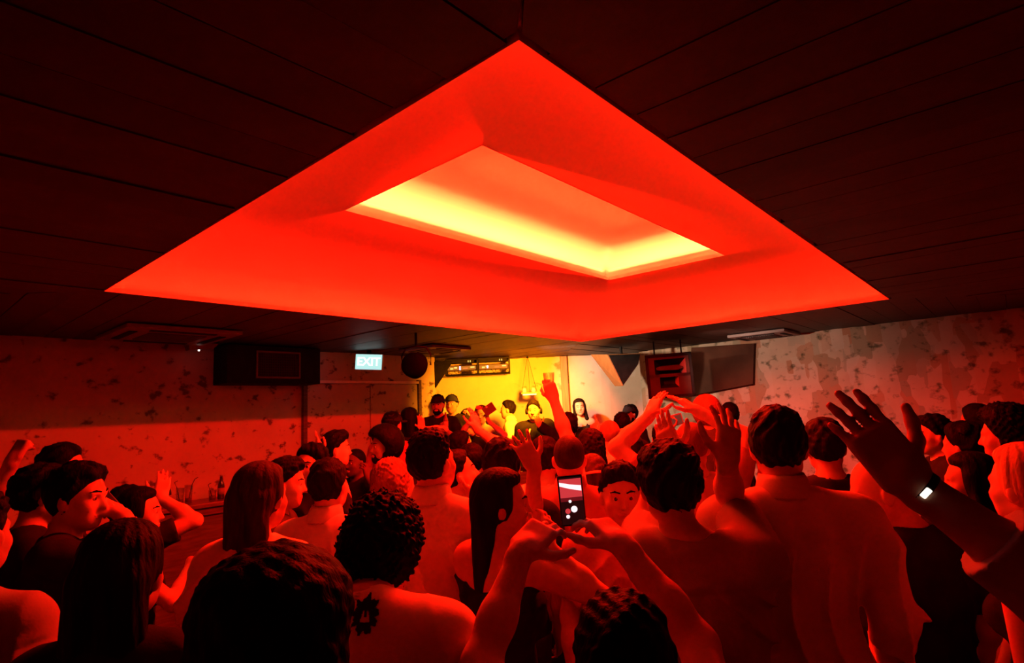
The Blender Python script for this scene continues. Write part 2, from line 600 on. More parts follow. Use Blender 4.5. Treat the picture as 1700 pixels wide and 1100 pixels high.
# air conditioning cassettes set in the ceiling
def cassette(c, ang, size, label, rim=.0):
    t = thing('ceiling_air_conditioner', label, 'air conditioner', (c[0], c[1], CEIL - .006), ang)
    h = size / 2
    MB().box((0, 0, -.018), (size, size, .036)).build('panel', mottled('ac_panel', (.20, .17, .16), (.17, .14, .13), 8, .5), t, bevel=.008)
    g = MB()
    for k in range(14):
        g.box((0, -h * .5 + h * (k + .5) / 14, -.040), (h * 1.02, .008, .010))
    for k in range(9):
        g.box((-h * .5 + h * (k + .5) / 9, 0, -.039), (.006, h * 1.0, .008))
    g.build('intake_grille', mottled('ac_grille', (.10, .08, .075), (.08, .065, .06), 8, .5), t)
    for a in range(4):
        Mz = Matrix.Rotation(a * math.pi / 2, 3, 'Z')
        MB().box(Mz @ Vector((0, h * .78, -.038)), (h * 1.15, h * .13, .008), Mz).build('louvre', M_BLACK, t)


ca = on_z(282, 552, CEIL)
cassette(ca, math.radians(49), .86, 'square air conditioner panel in the dark ceiling above the left wall speaker')
cb = on_z(1268, 553, CEIL)
cassette(cb, math.radians(49), .66, 'square air conditioner panel in the ceiling beside the right wall')
cc = on_z(722, 577, CEIL)
cassette(cc, math.radians(49), .62, 'small square air conditioner panel in the ceiling in front of the stage')

# security light beside the left cassette
p = on_z(334, 574, CEIL - .03)
t = thing('emergency_light', 'small ceiling box with one tiny white light, beside the left wall speaker', 'light', (p.x, p.y, CEIL - .006), math.radians(49))
MB().hexa([(-.12, -.05, -.075), (.10, -.05, -.05), (.10, .05, -.05), (-.12, .05, -.075), (-.14, -.07, 0), (.14, -.07, 0), (.14, .07, 0), (-.14, .07, 0)]).build('housing', mottled('ac_panel', (.2, .17, .16), (.17, .14, .13), 8, .5), t, bevel=.006)
MB().lathe([(.008, -.008), (.008, .004)], 10, None, (-.03, -.03, -.070)).build('bulb', emit('white_led', (1, .93, .8), 5), t)

# round stage spotlight seen from behind
LAMP = Vector((-.93, 5.5, 2.275))
t = thing('spotlight', 'round black stage spotlight hanging from the ceiling left of the stage', 'spotlight', tuple(LAMP))
aim = (Vector((2.45, 8.4, 1.9)) - LAMP).normalized()
Q = Vector((0, 0, 1)).rotation_difference(aim).to_matrix()
Qb = Vector((0, 0, 1)).rotation_difference(Vector((aim.x * .35, aim.y, aim.z))).to_matrix()
MB().lathe([(.005, -.135), (.085, -.13), (.112, -.11), (.122, -.08), (.122, -.03), (.127, -.028), (.127, -.018), (.115, -.018), (.11, -.06), (.005, -.06)], 32, Qb).build('can', mottled('matt_black', (.003, .003, .003), (.004, .004, .004), 10, .8, spec=.02), t, True)
MB().lathe([(.003, -.058), (.108, -.056)], 24, Qb).build('lens', glass('lens_glass', (.9, .9, .9)), t, True)
yk = MB()
yk.tube([(-.135, -.05, 0), (-.14, -.05, .10), (-.10, -.05, .17), (0, -.05, .19), (.10, -.05, .17), (.14, -.05, .10), (.135, -.05, 0)], .009)
yk.tube([(0, -.05, .19), (0, -.05, CEIL - LAMP.z - .008)], .012)
yk.build('yoke', M_BLACK, t, True)
MB().lathe([(.012, -.012), (.012, .012)], 12, Matrix.Rotation(math.pi / 2, 3, 'Y'), (-.138, -.05, .0)).build('knob', M_METAL, t)

# wedge speakers hung over the stage
def wedge(name, label, front, y0, back, y1):
    pts = [at(px_, py_, y0) for px_, py_ in front]
    c = sum(pts, Vector()) / len(pts)
    t = thing(name, label, 'loudspeaker', tuple(c))
    fr = [q - c for q in pts]
    bk = [at(px_, py_, y1) - c for px_, py_ in back]
    bk = [Vector((q.x, q.y, min(q.z, CEIL - .012 - c.z))) for q in bk]
    fr = [Vector((q.x, q.y, min(q.z, CEIL - .012 - c.z))) for q in fr]
    MB().prism(fr, bk).build('cabinet', mottled('speaker_wood', (.30, .13, .04), (.24, .10, .03), 6, .55, .2, (6, 6, .6)) if 'wood' in label else M_BLACK, t, bevel=.006)
    m = sum(fr, Vector()) / len(fr)
    g = [m + (q - m) * .93 + Vector((0, -.012, 0)) for q in fr]
    g2 = [m + (q - m) * .93 + Vector((0, .01, 0)) for q in fr]
    MB().prism(g, g2).build('grille', M_BLACK, t)
    b = sum(fr + bk, Vector()) / 8
    MB().tube([(b.x, b.y, b.z), (b.x, b.y, CEIL + .005 - c.z)], .02).build('bracket', M_BLACK, t)
    return t


wedge('loudspeaker', 'hanging wedge loudspeaker with a wood side and black face, over the stage', [(1008, 588), (1034, 641), (1060, 604), (1064, 586)][::-1], 7.55, [(980, 588), (1021, 641), (1046, 604), (1050, 588)][::-1], 8.0)
wedge('loudspeaker', 'black triangular hanging loudspeaker between the amplifiers and the wall corner', [(712, 599), (714, 640), (723, 645), (753, 599)][::-1], 8.0, [(706, 600), (708, 638), (716, 642), (736, 600)][::-1], 8.22)

# horn loaded speaker on the right
A, B_, C_, D_ = at(1070, 590, 7.05), at(1148, 583, 6.9), at(1154, 657, 6.9), at(1077, 662, 7.05)
c = (A + B_ + C_ + D_) / 4
t = thing('horn_loudspeaker', 'large brown loudspeaker with two black horn mouths under the ceiling, right of the stage', 'loudspeaker', tuple(c))
ex = ((B_ - A) + (C_ - D_)) / 2; W_ = ex.length; ex.normalize()
ez = ((A - D_) + (B_ - C_)) / 2; H_ = ez.length; ez = (ez - ex * ez.dot(ex)).normalized()
ey = ez.cross(ex)
if ey.y < 0:
    ey = -ey
MM = Matrix((ex, ey, ez)).transposed()
hw, hh_ = W_ / 2, H_ / 2
HB = MB()
M_HORN = mottled('horn_brown', (.055, .026, .019), (.042, .019, .015), 8, .6, .1, spec=.1)
TH = .035
for args in (((0, .25, hh_ - TH / 2), (W_, .5, TH)), ((0, .25, -hh_ + TH / 2), (W_, .5, TH)), ((-hw + TH / 2, .25, 0), (TH, .5, H_)), ((hw - TH / 2, .25, 0), (TH, .5, H_)), ((0, .49, 0), (W_, .02, H_))):
    HB.box(MM @ Vector(args[0]), args[1], MM)
HB.build('cabinet', M_BLACK, t, bevel=.004)
bf = MB()
# front baffle with two openings
def baffle(x0, x1, z0, z1):
    bf.box(MM @ Vector(((x0 + x1) / 2, .03, (z0 + z1) / 2)), (x1 - x0, .02, z1 - z0), MM)


xi = hw - TH
o1 = (-xi + .07, xi - .04, hh_ * -.06, hh_ - TH - .03)     # upper mouth
o2 = (-xi + .12, xi - .14, -hh_ + .12, -hh_ + .29)          # lower mouth
baffle(-xi, o1[0], o1[2], hh_ - TH); baffle(o1[1], xi, o1[2], hh_ - TH); baffle(o1[0], o1[1], o1[3], hh_ - TH)
baffle(-xi, xi, o2[3], o1[2]); baffle(-xi, o2[0], o2[2], o2[3]); baffle(o2[1], xi, o2[2], o2[3]); baffle(-xi, xi, -hh_ + TH, o2[2])
bf.build('baffle', M_HORN, t)
M_LIT_SIDE = mottled('horn_lit_side', (.55, .50, .47), (.48, .44, .41), 12, .5)  # pale colour paints the light falling on each horn's right inner side
for nm, (x0, x1, z0, z1), dp in (('upper', o1, .22), ('lower', o2, .16)):
    cx_, cz_ = (x0 + x1) / 2, (z0 + z1) / 2
    fx, fz = .62, .42
    outer = [(x0, z0), (x1, z0), (x1, z1), (x0, z1)]
    inner = [(cx_ + (x - cx_) * fx, cz_ + (z - cz_) * fz) for x, z in outer]
    h_ = MB()
    vs = [MM @ Vector((x, .02, z)) for x, z in outer] + [MM @ Vector((x, dp, z)) for x, z in inner]
    h_.add(vs, [(0, 1, 5, 4)[::-1], (2, 3, 7, 6)[::-1], (3, 0, 4, 7)[::-1], (4, 5, 6, 7)[::-1]])
    hr_ = h_.build('horn', M_BLACK, t)
    l_ = MB(); l_.add([vs[1], vs[2], vs[6], vs[5]], [(0, 1, 2, 3)[::-1]])
    l_.build('horn_side', M_LIT_SIDE, hr_)
# throat vane in the upper mouth
vn = MB()
prof = [(-.20, .0), (-.12, .028), (.10, .034), (.17, .012), (.17, -.012), (.10, -.030), (-.12, -.024)]
vn.prism([MM @ Vector((x, .07, z + (o1[2] + o1[3]) / 2)) for x, z in prof], [MM @ Vector((x, .17, z * .6 + (o1[2] + o1[3]) / 2)) for x, z in prof])
vn.build('vane', M_HORN, t, bevel=.006)
# its hanging irons
for sx in (-1, 1):
    q = MM @ Vector((sx * hw * .6, .25, hh_ - .01))
    MB().tube([q, Vector((q.x, q.y, CEIL - .002 - c.z))], .01).build('hanger', M_BLACK, t)

# dark board on the right wall beside that speaker
q = [on_right(1150, 577, RIGHT_V - .03), on_right(1254, 570, RIGHT_V - .03), on_right(1252, 637, RIGHT_V - .03), on_right(1146, 657, RIGHT_V - .03)]
q = [Vector((p.x, p.y, min(p.z, CEIL - .012))) for p in q]
nrm = Vector((EV[0], EV[1], 0))
c = sum(q, Vector()) / 4
t = MB().prism([p - c - nrm * .05 for p in q][::-1], [p - c + nrm * .024 for p in q][::-1]).build('acoustic_board', mottled('board_brown', (.085, .035, .02), (.05, .02, .012), 3, .7, .15, spec=.1), None, bevel=.004)
t.location = c
tag(t, 'dark brown board fixed to the right wall beside the horn speaker', 'board')

# open amplifier rack under the stage ceiling
p0, p1 = at(741, 623.5, 8.30), at(846, 620.0, 8.30)
W_ = (p1 - p0).length; zb_ = (p0.z + p1.z) / 2; H_ = CEIL - .012 - zb_
t = thing('amplifier_rack', 'open black rack of amplifiers hanging below the ceiling on the yellow wall', 'rack', ((p0.x + p1.x) / 2, 8.36, zb_))
fr = MB()
for x in (-W_ / 2, 0, W_ / 2):
    fr.box((x, 0, H_ / 2), (.022, .24, H_))
for z in (.008, H_ - .012):
    fr.box((0, -.11, z), (W_, .02, .02)); fr.box((0, .11, z), (W_, .02, .02))
fr.build('frame', M_BLACK, t, bevel=.003)
MB().box((0, 0, .004), (W_, .24, .012)).build('shelf', M_BLACK, t)
RX = (p0.x + p1.x) / 2
for i, sx in enumerate((-1, 1)):
    a = thing('amplifier', 'rack amplifier with amber panel and violet light, %s bay of the hanging rack' % ('left' if i == 0 else 'right'), 'amplifier', (RX + sx * W_ / 4, 8.36, zb_ + .012))
    bw = W_ / 2 - .03
    MB().box((0, .02, H_ * .40), (bw, .17, H_ * .30)).build('casing', mottled('amp_casing', (.05, .035, .03), (.04, .03, .025), 9, .4), a, bevel=.004)
    MB().box((0, -.068, H_ * .40), (bw * .96, .008, H_ * .22)).build('front_panel', emit('amber_panel', (1.0, .30, .03), .55), a)
    for k, (x, w, hgt) in enumerate(((-.34, .10, .10), (-.21, .10, .10), (.12, .16, .08), (.36, .14, .08))):
        MB().box((x * bw, -.074, H_ * (.43 if k % 2 else .38)), (w * bw, .006, H_ * hgt)).build('meter', emit('amber_lit', (1.0, .62, .12), 1.3) if k != 2 else emit('orange_lit', (1, .22, .04), 1.0), a)
    MB().box(((-.06 if i == 0 else -.20) * bw, -.076, H_ * .40), (.020, .006, H_ * (.24 if i == 0 else .16))).build('indicator', emit('violet_light', (.75, .62, 1.0), 2.2), a)
    MB().box((0, .02, H_ * .80), (bw, .16, H_ * .16)).build('upper_unit', M_BLACK, a)
    for k in range(2):
        MB().box(((.22 + k * .07) * bw, -.064, H_ * .80), (.012, .006, H_ * .12)).build('label_light', emit('amber_lit', (1.0, .62, .12), 1.3), a)
    MB().box((-.10 * bw, -.062, H_ * .92), (.05, .004, .012)).build('tag', emit('orange_lit', (1, .22, .04), 1.0), a)
    cb_ = MB(); rr = random.Random(i + 3)
    for k in range(6):
        x = -bw * .42 + k * bw * .165
        cb_.tube([(x, -.06, H_ * .26), (x + rr.uniform(-.02, .03), -.09, H_ * .14), (x + rr.uniform(.0, .05), -.085, .012), (x + rr.uniform(.02, .08), -.04, H_ * .10)], .004, 6)
    cb_.build('cable', M_BLACK, a, True)

# tray lamp on two cords
yl = 8.30
c = at(879, 652, yl)
t = thing('tray_lamp', 'small hanging tray with two glowing yellow glass lights on cords, on the yellow wall', 'lamp', tuple(c))
MB().box((0, 0, 0), (.24, .09, .02)).build('tray', mottled('tray_wood', (.6, .5, .36), (.5, .4, .28), 8, .5), t, bevel=.003)
MB().box((0, 0, -.022), (.20, .06, .016)).build('light_bar', emit('warm_bar', (1, .78, .30), 2.2), t)
for sx in (-.07, .06):
    j = MB().lathe([(.030, .012), (.036, .03), (.036, .085), (.028, .098)], 16, None, (sx, 0, 0)).build('glass_jar', glass('jar_glass', (1, .9, .6)), t, True)
    MB().lathe([(.016, .016), (.022, .03), (.014, .07)], 12, None, (sx, 0, 0)).build('glow', emit('jar_glow', (1, .50, .05), 3.0), j, True)
cd = MB()
top = at(876, 600, yl) - c; top.z = CEIL - .012 - c.z
for x in (-.11, .005, .11):
    cd.tube([(x, 0, .012), (top.x, 0, top.z)], .003, 6)
cd.build('cord', M_BLACK, t)
MB().lathe([(.018, -.03), (.010, .0)], 10, None, tuple(top)).build('hook', M_BLACK, t)

# decks
dx = at(880, 720, 6.95).x
t = thing('dj_table', 'black table with the decks, in front of the stage', 'table', (dx + .05, 6.72, 0))
MB().box((0, 0, 1.16), (1.5, .5, .04)).build('table_top', M_BLACK, t, bevel=.004)
for sx in (-.7, .7):
    for sy in (-.2, .2):
        MB().box((sx, sy, .57), (.05, .05, 1.14)).build('leg', M_BLACK, t)
MB().box((0, -.235, .68), (1.4, .012, .9)).build('front_panel', M_WOODD, t)
for i, ox in enumerate((-.42, 0, .42)):
    d = thing('media_player' if ox else 'mixer', ('black mixer between two players on the deck table', 'black player on the deck table, beneath the clutch side', 'black player on the deck table, toward the lifted glass')[0 if ox == 0 else (1 if ox < 0 else 2)], 'music player' if ox else 'mixer', (dx + .05 + ox, 6.72, 1.18))
    MB().box((0, 0, .045), (.32, .36, .09)).build('casing', M_BLACK, d, bevel=.008)
    if ox:
        MB().lathe([(.095, .09), (.10, .094), (.10, .104), (.0, .106)][:3] + [(.01, .106)], 24, None, (0, -.03, 0)).build('jog_wheel', M_METAL, d, True)
        MB().box((0, .12, .094), (.16, .08, .008)).build('screen', emit('deck_screen', (.5, .6, .8), .8), d)
    else:
        for k in range(8):
            MB().lathe([(.010, .09), (.009, .108)], 10, None, (-.105 + (k % 4) * .07, .10 - (k // 4) * .09, 0)).build('knob', M_METAL, d)
        for k in range(4):
            MB().box((-.105 + k * .07, -.11, .096), (.014, .03, .012)).build('fader', M_METAL, d)

# bar counter along the left wall
cv0, cv1 = v_of(on_left(235, 850)), v_of(on_left(400, 830))
p = uv(LEFT_U, (cv0 + cv1) / 2)
ctop = 1.10
t = thing('bar_counter', 'dark wooden bar counter along the left wall', 'counter', p, math.radians(49))
Lc = cv1 - cv0
MB().box((0, -.215, ctop - .02), (Lc, .41, .04)).build('counter_top', mottled('counter_wood', (.16, .08, .05), (.1, .05, .03), 5, .3, .1, (1, 8, 1)), t, bevel=.006)
MB().box((0, -.375, ctop - .075), (Lc, .025, .07)).build('edge', M_WOODD, t, bevel=.004)
MB().box((0, -.19, (ctop - .11) / 2), (Lc - .06, .34, ctop - .11)).build('front', M_WOODD, t)


def counter_point(px_, py_=850, inset=.22):
    q = on_left(px_, py_, LEFT_U - inset)
    return (q.x, q.y, ctop)


def bottle(px_, label, inset):
    q = counter_point(px_, inset=inset)
    t = thing('bottle', label, 'bottle', q, 0)
    MB().lathe([(.028, .0), (.031, .008), (.031, .12), (.027, .145), (.014, .175), (.012, .215), (.014, .22)], 18).build('bottle_glass', mottled('brown_glass', (.03, .012, .005), (.035, .015, .007), 5, .08, spec=.6), t, True)
    MB().lathe([(.0315, .045), (.0315, .105)], 18).build('label', mottled('paper_label', (.22, .14, .1), (.3, .2, .14), 30, .7), t, True)
    MB().lathe([(.0150, .212), (.0155, .226)], 14).build('bottle_cap', M_METAL, t)
    return t


bottle(277, 'dark beer bottle at the near end of the bar counter', .30)
bottle(366, 'dark beer bottle at the far end of the bar counter', .24)


def tumbler(px_, label, inset, straws, hgt=.15):
    q = counter_point(px_, inset=inset)
    t = thing('drinking_glass', label, 'glass', q)
    MB().lathe([(.028, .0), (.036, hgt), (.0335, hgt), (.026, .010), (.002, .010)], 20).build('tumbler', thin_glass('clear_glass', (.96, .93, .86)), t, True)
    MB().lathe([(.0255, .012), (.0275, .045)], 18).build('drink', mottled('drink', (.3, .12, .06), (.25, .1, .05), 10, .2), t, True)
    for a in straws:
        MB().tube([(0, 0, .02), (a * .03, .0, hgt), (a * .055, 0, hgt + .05), (a * .055 + .03, 0, hgt + .065)], .0035, 6).build('straw', M_BLACK, t, True)


tumbler(298, 'tall glass with a bent black straw beside the near bottle on the bar counter', .26, (-1,))
tumbler(312, 'tall glass with a long straight straw, second from the near bar bottle', .22, (1,), .165)
tumbler(352, 'low glass just before the far bottle on the bar counter', .30, (-.8,), .10)
# ------------------------------------------------------------------ people: one smooth body each, grown from rounded bones
QUAL = 1.0          # size of the surface cells (1 = full detail)


class Field:
    """signed distances on a rectilinear grid"""

    def __init__(self, xs, ys, zs):
        self.x, self.y, self.z = (np.asarray(a, np.float32) for a in (xs, ys, zs))
        self.v = np.full((len(xs), len(ys), len(zs)), 0.12, np.float32)

    def win(self, lo, hi, m):
        sl = []
        for a, l, h in ((self.x, lo[0] - m, hi[0] + m), (self.y, lo[1] - m, hi[1] + m), (self.z, lo[2] - m, hi[2] + m)):
            i0, i1 = int(np.searchsorted(a, l)), int(np.searchsorted(a, h))
            if i1 <= i0:
                return None
            sl.append(slice(i0, i1))
        return tuple(sl)

    def grid(self, sl):
        return self.x[sl[0]][:, None, None], self.y[sl[1]][None, :, None], self.z[sl[2]][None, None, :]

    def put(self, p, grow=0.0, sub=False):
        lo, hi = prim_box(p)
        k = p[1]
        m = k + grow + 0.02
        sl = self.win(lo, hi, m)
        if sl is None:
            return
        d = prim_d(p, *self.grid(sl)) - grow
        a = self.v[sl]
        if sub:
            d = -d
            h = np.maximum(k - np.abs(a - d), 0) / k
            self.v[sl] = np.maximum(a, d) + h * h * (k * .25)
        else:
            h = np.maximum(k - np.abs(a - d), 0) / k
            self.v[sl] = np.minimum(a, d) - h * h * (k * .25)

    def cut(self, d):
        self.v = np.maximum(self.v, d.astype(np.float32))

    def all(self):
        return self.x[:, None, None], self.y[None, :, None], self.z[None, None, :]

    def mesh(self, smooth=1):
        return nets(self.v, self.x, self.y, self.z, smooth)


# a bone: ('rc', k, a, b, r1, r2, clip) / ('el', k, c, r, R) / ('bx', k, c, half, rounding, R)
def rc(a, b, r1, r2, k=.03, clip=None):
    return ('rc', k, np.array(a, float), np.array(b, float), r1, r2, clip)


def el(c, r, k=.03, R=None):
    return ('el', k, np.array(c, float), np.array(r, float), R)


def bx(c, half, rd, R, k=.01):
    return ('bx', k, np.array(c, float), np.array(half, float), rd, R)


def prim_box(p):
    if p[0] == 'rc':
        r = max(p[4], p[5])
        return np.minimum(p[2], p[3]) - r, np.maximum(p[2], p[3]) + r
    r = p[3].max() if p[0] == 'el' else np.linalg.norm(p[3]) + p[4]
    if p[0] == 'el' and p[4] is None:
        return p[2] - p[3], p[2] + p[3]
    return p[2] - r, p[2] + r


def prim_d(p, X, Y, Z):
    if p[0] == 'rc':
        a, b, r1, r2 = p[2:6]
        ba = b - a
        l2 = max(float(ba @ ba), 1e-9)
        px, py, pz = X - np.float32(a[0]), Y - np.float32(a[1]), Z - np.float32(a[2])
        t = np.clip((px * ba[0] + py * ba[1] + pz * ba[2]) / l2, 0, 1).astype(np.float32)
        d = np.sqrt((px - t * ba[0]) ** 2 + (py - t * ba[1]) ** 2 + (pz - t * ba[2]) ** 2) - (r1 + (r2 - r1) * t)
        if p[6] is not None:
            c, n = p[6]
            d = np.maximum(d, (X - c[0]) * n[0] + (Y - c[1]) * n[1] + (Z - c[2]) * n[2])
        return d.astype(np.float32)
    c = p[2]
    px, py, pz = X - np.float32(c[0]), Y - np.float32(c[1]), Z - np.float32(c[2])
    R = p[4] if p[0] == 'el' else p[5]
    if R is not None:      # columns of R are the local axes
        px, py, pz = (px * R[0, 0] + py * R[1, 0] + pz * R[2, 0], px * R[0, 1] + py * R[1, 1] + pz * R[2, 1], px * R[0, 2] + py * R[1, 2] + pz * R[2, 2])
    r = p[3]
    if p[0] == 'el':
        k0 = np.sqrt((px / r[0]) ** 2 + (py / r[1]) ** 2 + (pz / r[2]) ** 2)
        k1 = np.sqrt((px / r[0] ** 2) ** 2 + (py / r[1] ** 2) ** 2 + (pz / r[2] ** 2) ** 2)
        return (k0 * (k0 - 1) / np.maximum(k1, 1e-6)).astype(np.float32)
    qx, qy, qz = np.abs(px) - r[0], np.abs(py) - r[1], np.abs(pz) - r[2]
    return (np.sqrt(np.maximum(qx, 0) ** 2 + np.maximum(qy, 0) ** 2 + np.maximum(qz, 0) ** 2) + np.minimum(np.maximum(qx, np.maximum(qy, qz)), 0) - p[4]).astype(np.float32)


def nets(v, xs, ys, zs, smooth=1):
    """surface of the zero level: one vertex per crossed cell, one quad per crossed grid edge"""
    s = v < 0
    c = [s[i:s.shape[0] - 1 + i, j:s.shape[1] - 1 + j, k:s.shape[2] - 1 + k] for i in (0, 1) for j in (0, 1) for k in (0, 1)]
    anyv = c[0] | c[1] | c[2] | c[3] | c[4] | c[5] | c[6] | c[7]
    allv = c[0] & c[1] & c[2] & c[3] & c[4] & c[5] & c[6] & c[7]
    act = anyv & ~allv
    I, J, K = np.nonzero(act)
    n = len(I)
    if n == 0:
        return np.zeros((0, 3)), np.zeros((0, 4), int)
    idx = np.full(act.shape, -1, np.int32)
    idx[I, J, K] = np.arange(n, dtype=np.int32)
    corners = [(i, j, k) for i in (0, 1) for j in (0, 1) for k in (0, 1)]
    cv = np.stack([v[I + i, J + j, K + k] for i, j, k in corners], 1)
    acc = np.zeros((n, 3), np.float32); cnt = np.zeros(n, np.float32)
    for a in range(8):
        for b in range(a + 1, 8):
            d = [abs(corners[a][q] - corners[b][q]) for q in range(3)]
            if sum(d) != 1:
                continue
            va, vb = cv[:, a], cv[:, b]
            m = (va < 0) != (vb < 0)
            t = np.where(m, va / np.where(m, va - vb, 1), 0)
            for q in range(3):
                acc[:, q] += np.where(m, corners[a][q] + (corners[b][q] - corners[a][q]) * t, 0)
            cnt += m
    loc = acc / cnt[:, None]
    dx, dy, dz = np.diff(xs), np.diff(ys), np.diff(zs)
    V = np.stack([xs[I] + loc[:, 0] * dx[I], ys[J] + loc[:, 1] * dy[J], zs[K] + loc[:, 2] * dz[K]], 1).astype(np.float32)
    Q = []
    e = s[:-1, 1:-1, 1:-1] != s[1:, 1:-1, 1:-1]
    i, j, k = np.nonzero(e); j = j + 1; k = k + 1
    q = np.stack([idx[i, j - 1, k - 1], idx[i, j, k - 1], idx[i, j, k], idx[i, j - 1, k]], 1)
    f = s[i, j, k]; q[~f] = q[~f][:, ::-1]; Q.append(q)
    e = s[1:-1, :-1, 1:-1] != s[1:-1, 1:, 1:-1]
    i, j, k = np.nonzero(e); i = i + 1; k = k + 1
    q = np.stack([idx[i - 1, j, k - 1], idx[i - 1, j, k], idx[i, j, k], idx[i, j, k - 1]], 1)
    f = s[i, j, k]; q[~f] = q[~f][:, ::-1]; Q.append(q)
    e = s[1:-1, 1:-1, :-1] != s[1:-1, 1:-1, 1:]
    i, j, k = np.nonzero(e); i = i + 1; j = j + 1
    q = np.stack([idx[i - 1, j - 1, k], idx[i, j - 1, k], idx[i, j, k], idx[i - 1, j, k]], 1)
    f = s[i, j, k]; q[~f] = q[~f][:, ::-1]; Q.append(q)
    Q = np.concatenate(Q)
    Q = Q[(Q >= 0).all(1)]
    for _ in range(smooth):
        sm = np.zeros_like(V); ct = np.zeros(n, np.float32)
        for a in range(4):
            for b in ((a + 1) % 4, (a - 1) % 4):
                for ax in range(3):
                    sm[:, ax] += np.bincount(Q[:, a], V[Q[:, b], ax], n)
                ct += np.bincount(Q[:, a], minlength=n)
        V = V * .5 + .5 * sm / np.maximum(ct, 1)[:, None]
    return V, Q


def mesh_np(name, V, Q, mat):
    me = bpy.data.meshes.new(name)
    me.vertices.add(len(V)); me.vertices.foreach_set('co', np.ascontiguousarray(V, np.float32).ravel())
    me.loops.add(len(Q) * 4); me.loops.foreach_set('vertex_index', np.ascontiguousarray(Q, np.int32).ravel())
    me.polygons.add(len(Q)); me.polygons.foreach_set('loop_start', np.arange(0, len(Q) * 4, 4, dtype=np.int32))
    me.polygons.foreach_set('use_smooth', np.ones(len(Q), bool))
    me.update(calc_edges=True)
    me.materials.append(mat)
    return me


def link_mesh(name, me, parent):
    o = bpy.data.objects.new(name, me); COL.objects.link(o); o.parent = parent
    return o


def axis(lo, hi, h):
    return np.arange(lo, hi + h, h, dtype=np.float32)


def rotm(yaw, pitch, roll):
    """head turn: yaw about Z (left positive), pitch about X (up positive), roll about Y"""
    return np.array(Matrix.Rotation(math.radians(yaw), 3, 'Z') @ Matrix.Rotation(math.radians(pitch), 3, 'X') @ Matrix.Rotation(math.radians(roll), 3, 'Y'))


# ------------------------------------------------------------------ heads
def head_prims(fem, detail):
    j = .92 if fem else 1.0
    P = [el((0, -.012, .028), (.076, .096, .093), .02), el((0, .022, -.030), (.063 * j, .068, .082), .035),
         el((0, .050, -.088), (.030 * j, .030, .030), .03), rc((.048 * j, .0, -.062), (.012, .062, -.095), .016, .016, .025), rc((-.048 * j, .0, -.062), (-.012, .062, -.095), .016, .016, .025),
         rc((0, .086, .006), (0, .103, -.030), .0085, .0125, .012), el((.010, .094, -.034), (.009, .009, .007), .006), el((-.010, .094, -.034), (.009, .009, .007), .006),
         el((.079, -.008, -.012), (.011, .020, .032), .008, rotm(-18, 0, 6)), el((-.079, -.008, -.012), (.011, .020, .032), .008, rotm(18, 0, -6))]
    if detail:
        P += [el((.036, .046, -.062), (.022, .026, .026), .03), el((-.036, .046, -.062), (.022, .026, .026), .03), rc((-.040, .073, .022), (-.012, .084, .020), .010, .010, .014), rc((.040, .073, .022), (.012, .084, .020), .010, .010, .014),
              el((.043, .058, -.026), (.022, .022, .020), .025), el((-.043, .058, -.026), (.022, .022, .020), .025),
              rc((.019, .0835, .0095), (.044, .0765, .0080), .0045, .0045, .003), rc((-.019, .0835, .0095), (-.044, .0765, .0080), .0045, .0045, .003),
              rc((.020, .0815, -.0075), (.042, .0755, -.006), .004, .004, .004), rc((-.020, .0815, -.0075), (-.042, .0755, -.006), .004, .004, .004),
              rc((-.020, .078, -.063), (.020, .078, -.063), .008, .008, .010), rc((-.016, .077, -.074), (.016, .077, -.074), .0085, .0085, .010)]
    return P


EYES = [((.031, .089, .003), .0125), ((-.031, .089, .003), .0125)]


def xform(p, R, o, s):
    """carry a head-local bone to the body's frame"""
    t = lambda q: R @ (np.asarray(q) * s) + o
    if p[0] == 'rc':
        return ('rc', p[1] * s, t(p[2]), t(p[3]), p[4] * s, p[5] * s, None)
    RR = R if p[4] is None else R @ p[4]
    return ('el', p[1] * s, t(p[2]), p[3] * s, RR)


def lumps(X, Y, Z, w, seed):
    a = 2 * math.pi / w
    r = random.Random(seed)
    f = [r.uniform(0, 6.28) for _ in range(6)]
    d = np.sin(a * X + f[0] + 1.2 * np.sin(a * .43 * Z + f[3])) * np.sin(a * Y + f[1] + 1.1 * np.sin(a * .37 * X + f[4])) * np.sin(a * Z + f[2] + 1.3 * np.sin(a * .41 * Y + f[5]))
    return d


HAIR_CACHE = {}


def hairline(F, c):
    """cut the hair along the forehead and temples, thinning it towards that edge"""
    F.v += (.012 * np.clip(1 + c / .035, 0, 1)).astype(np.float32)
    F.cut(c)



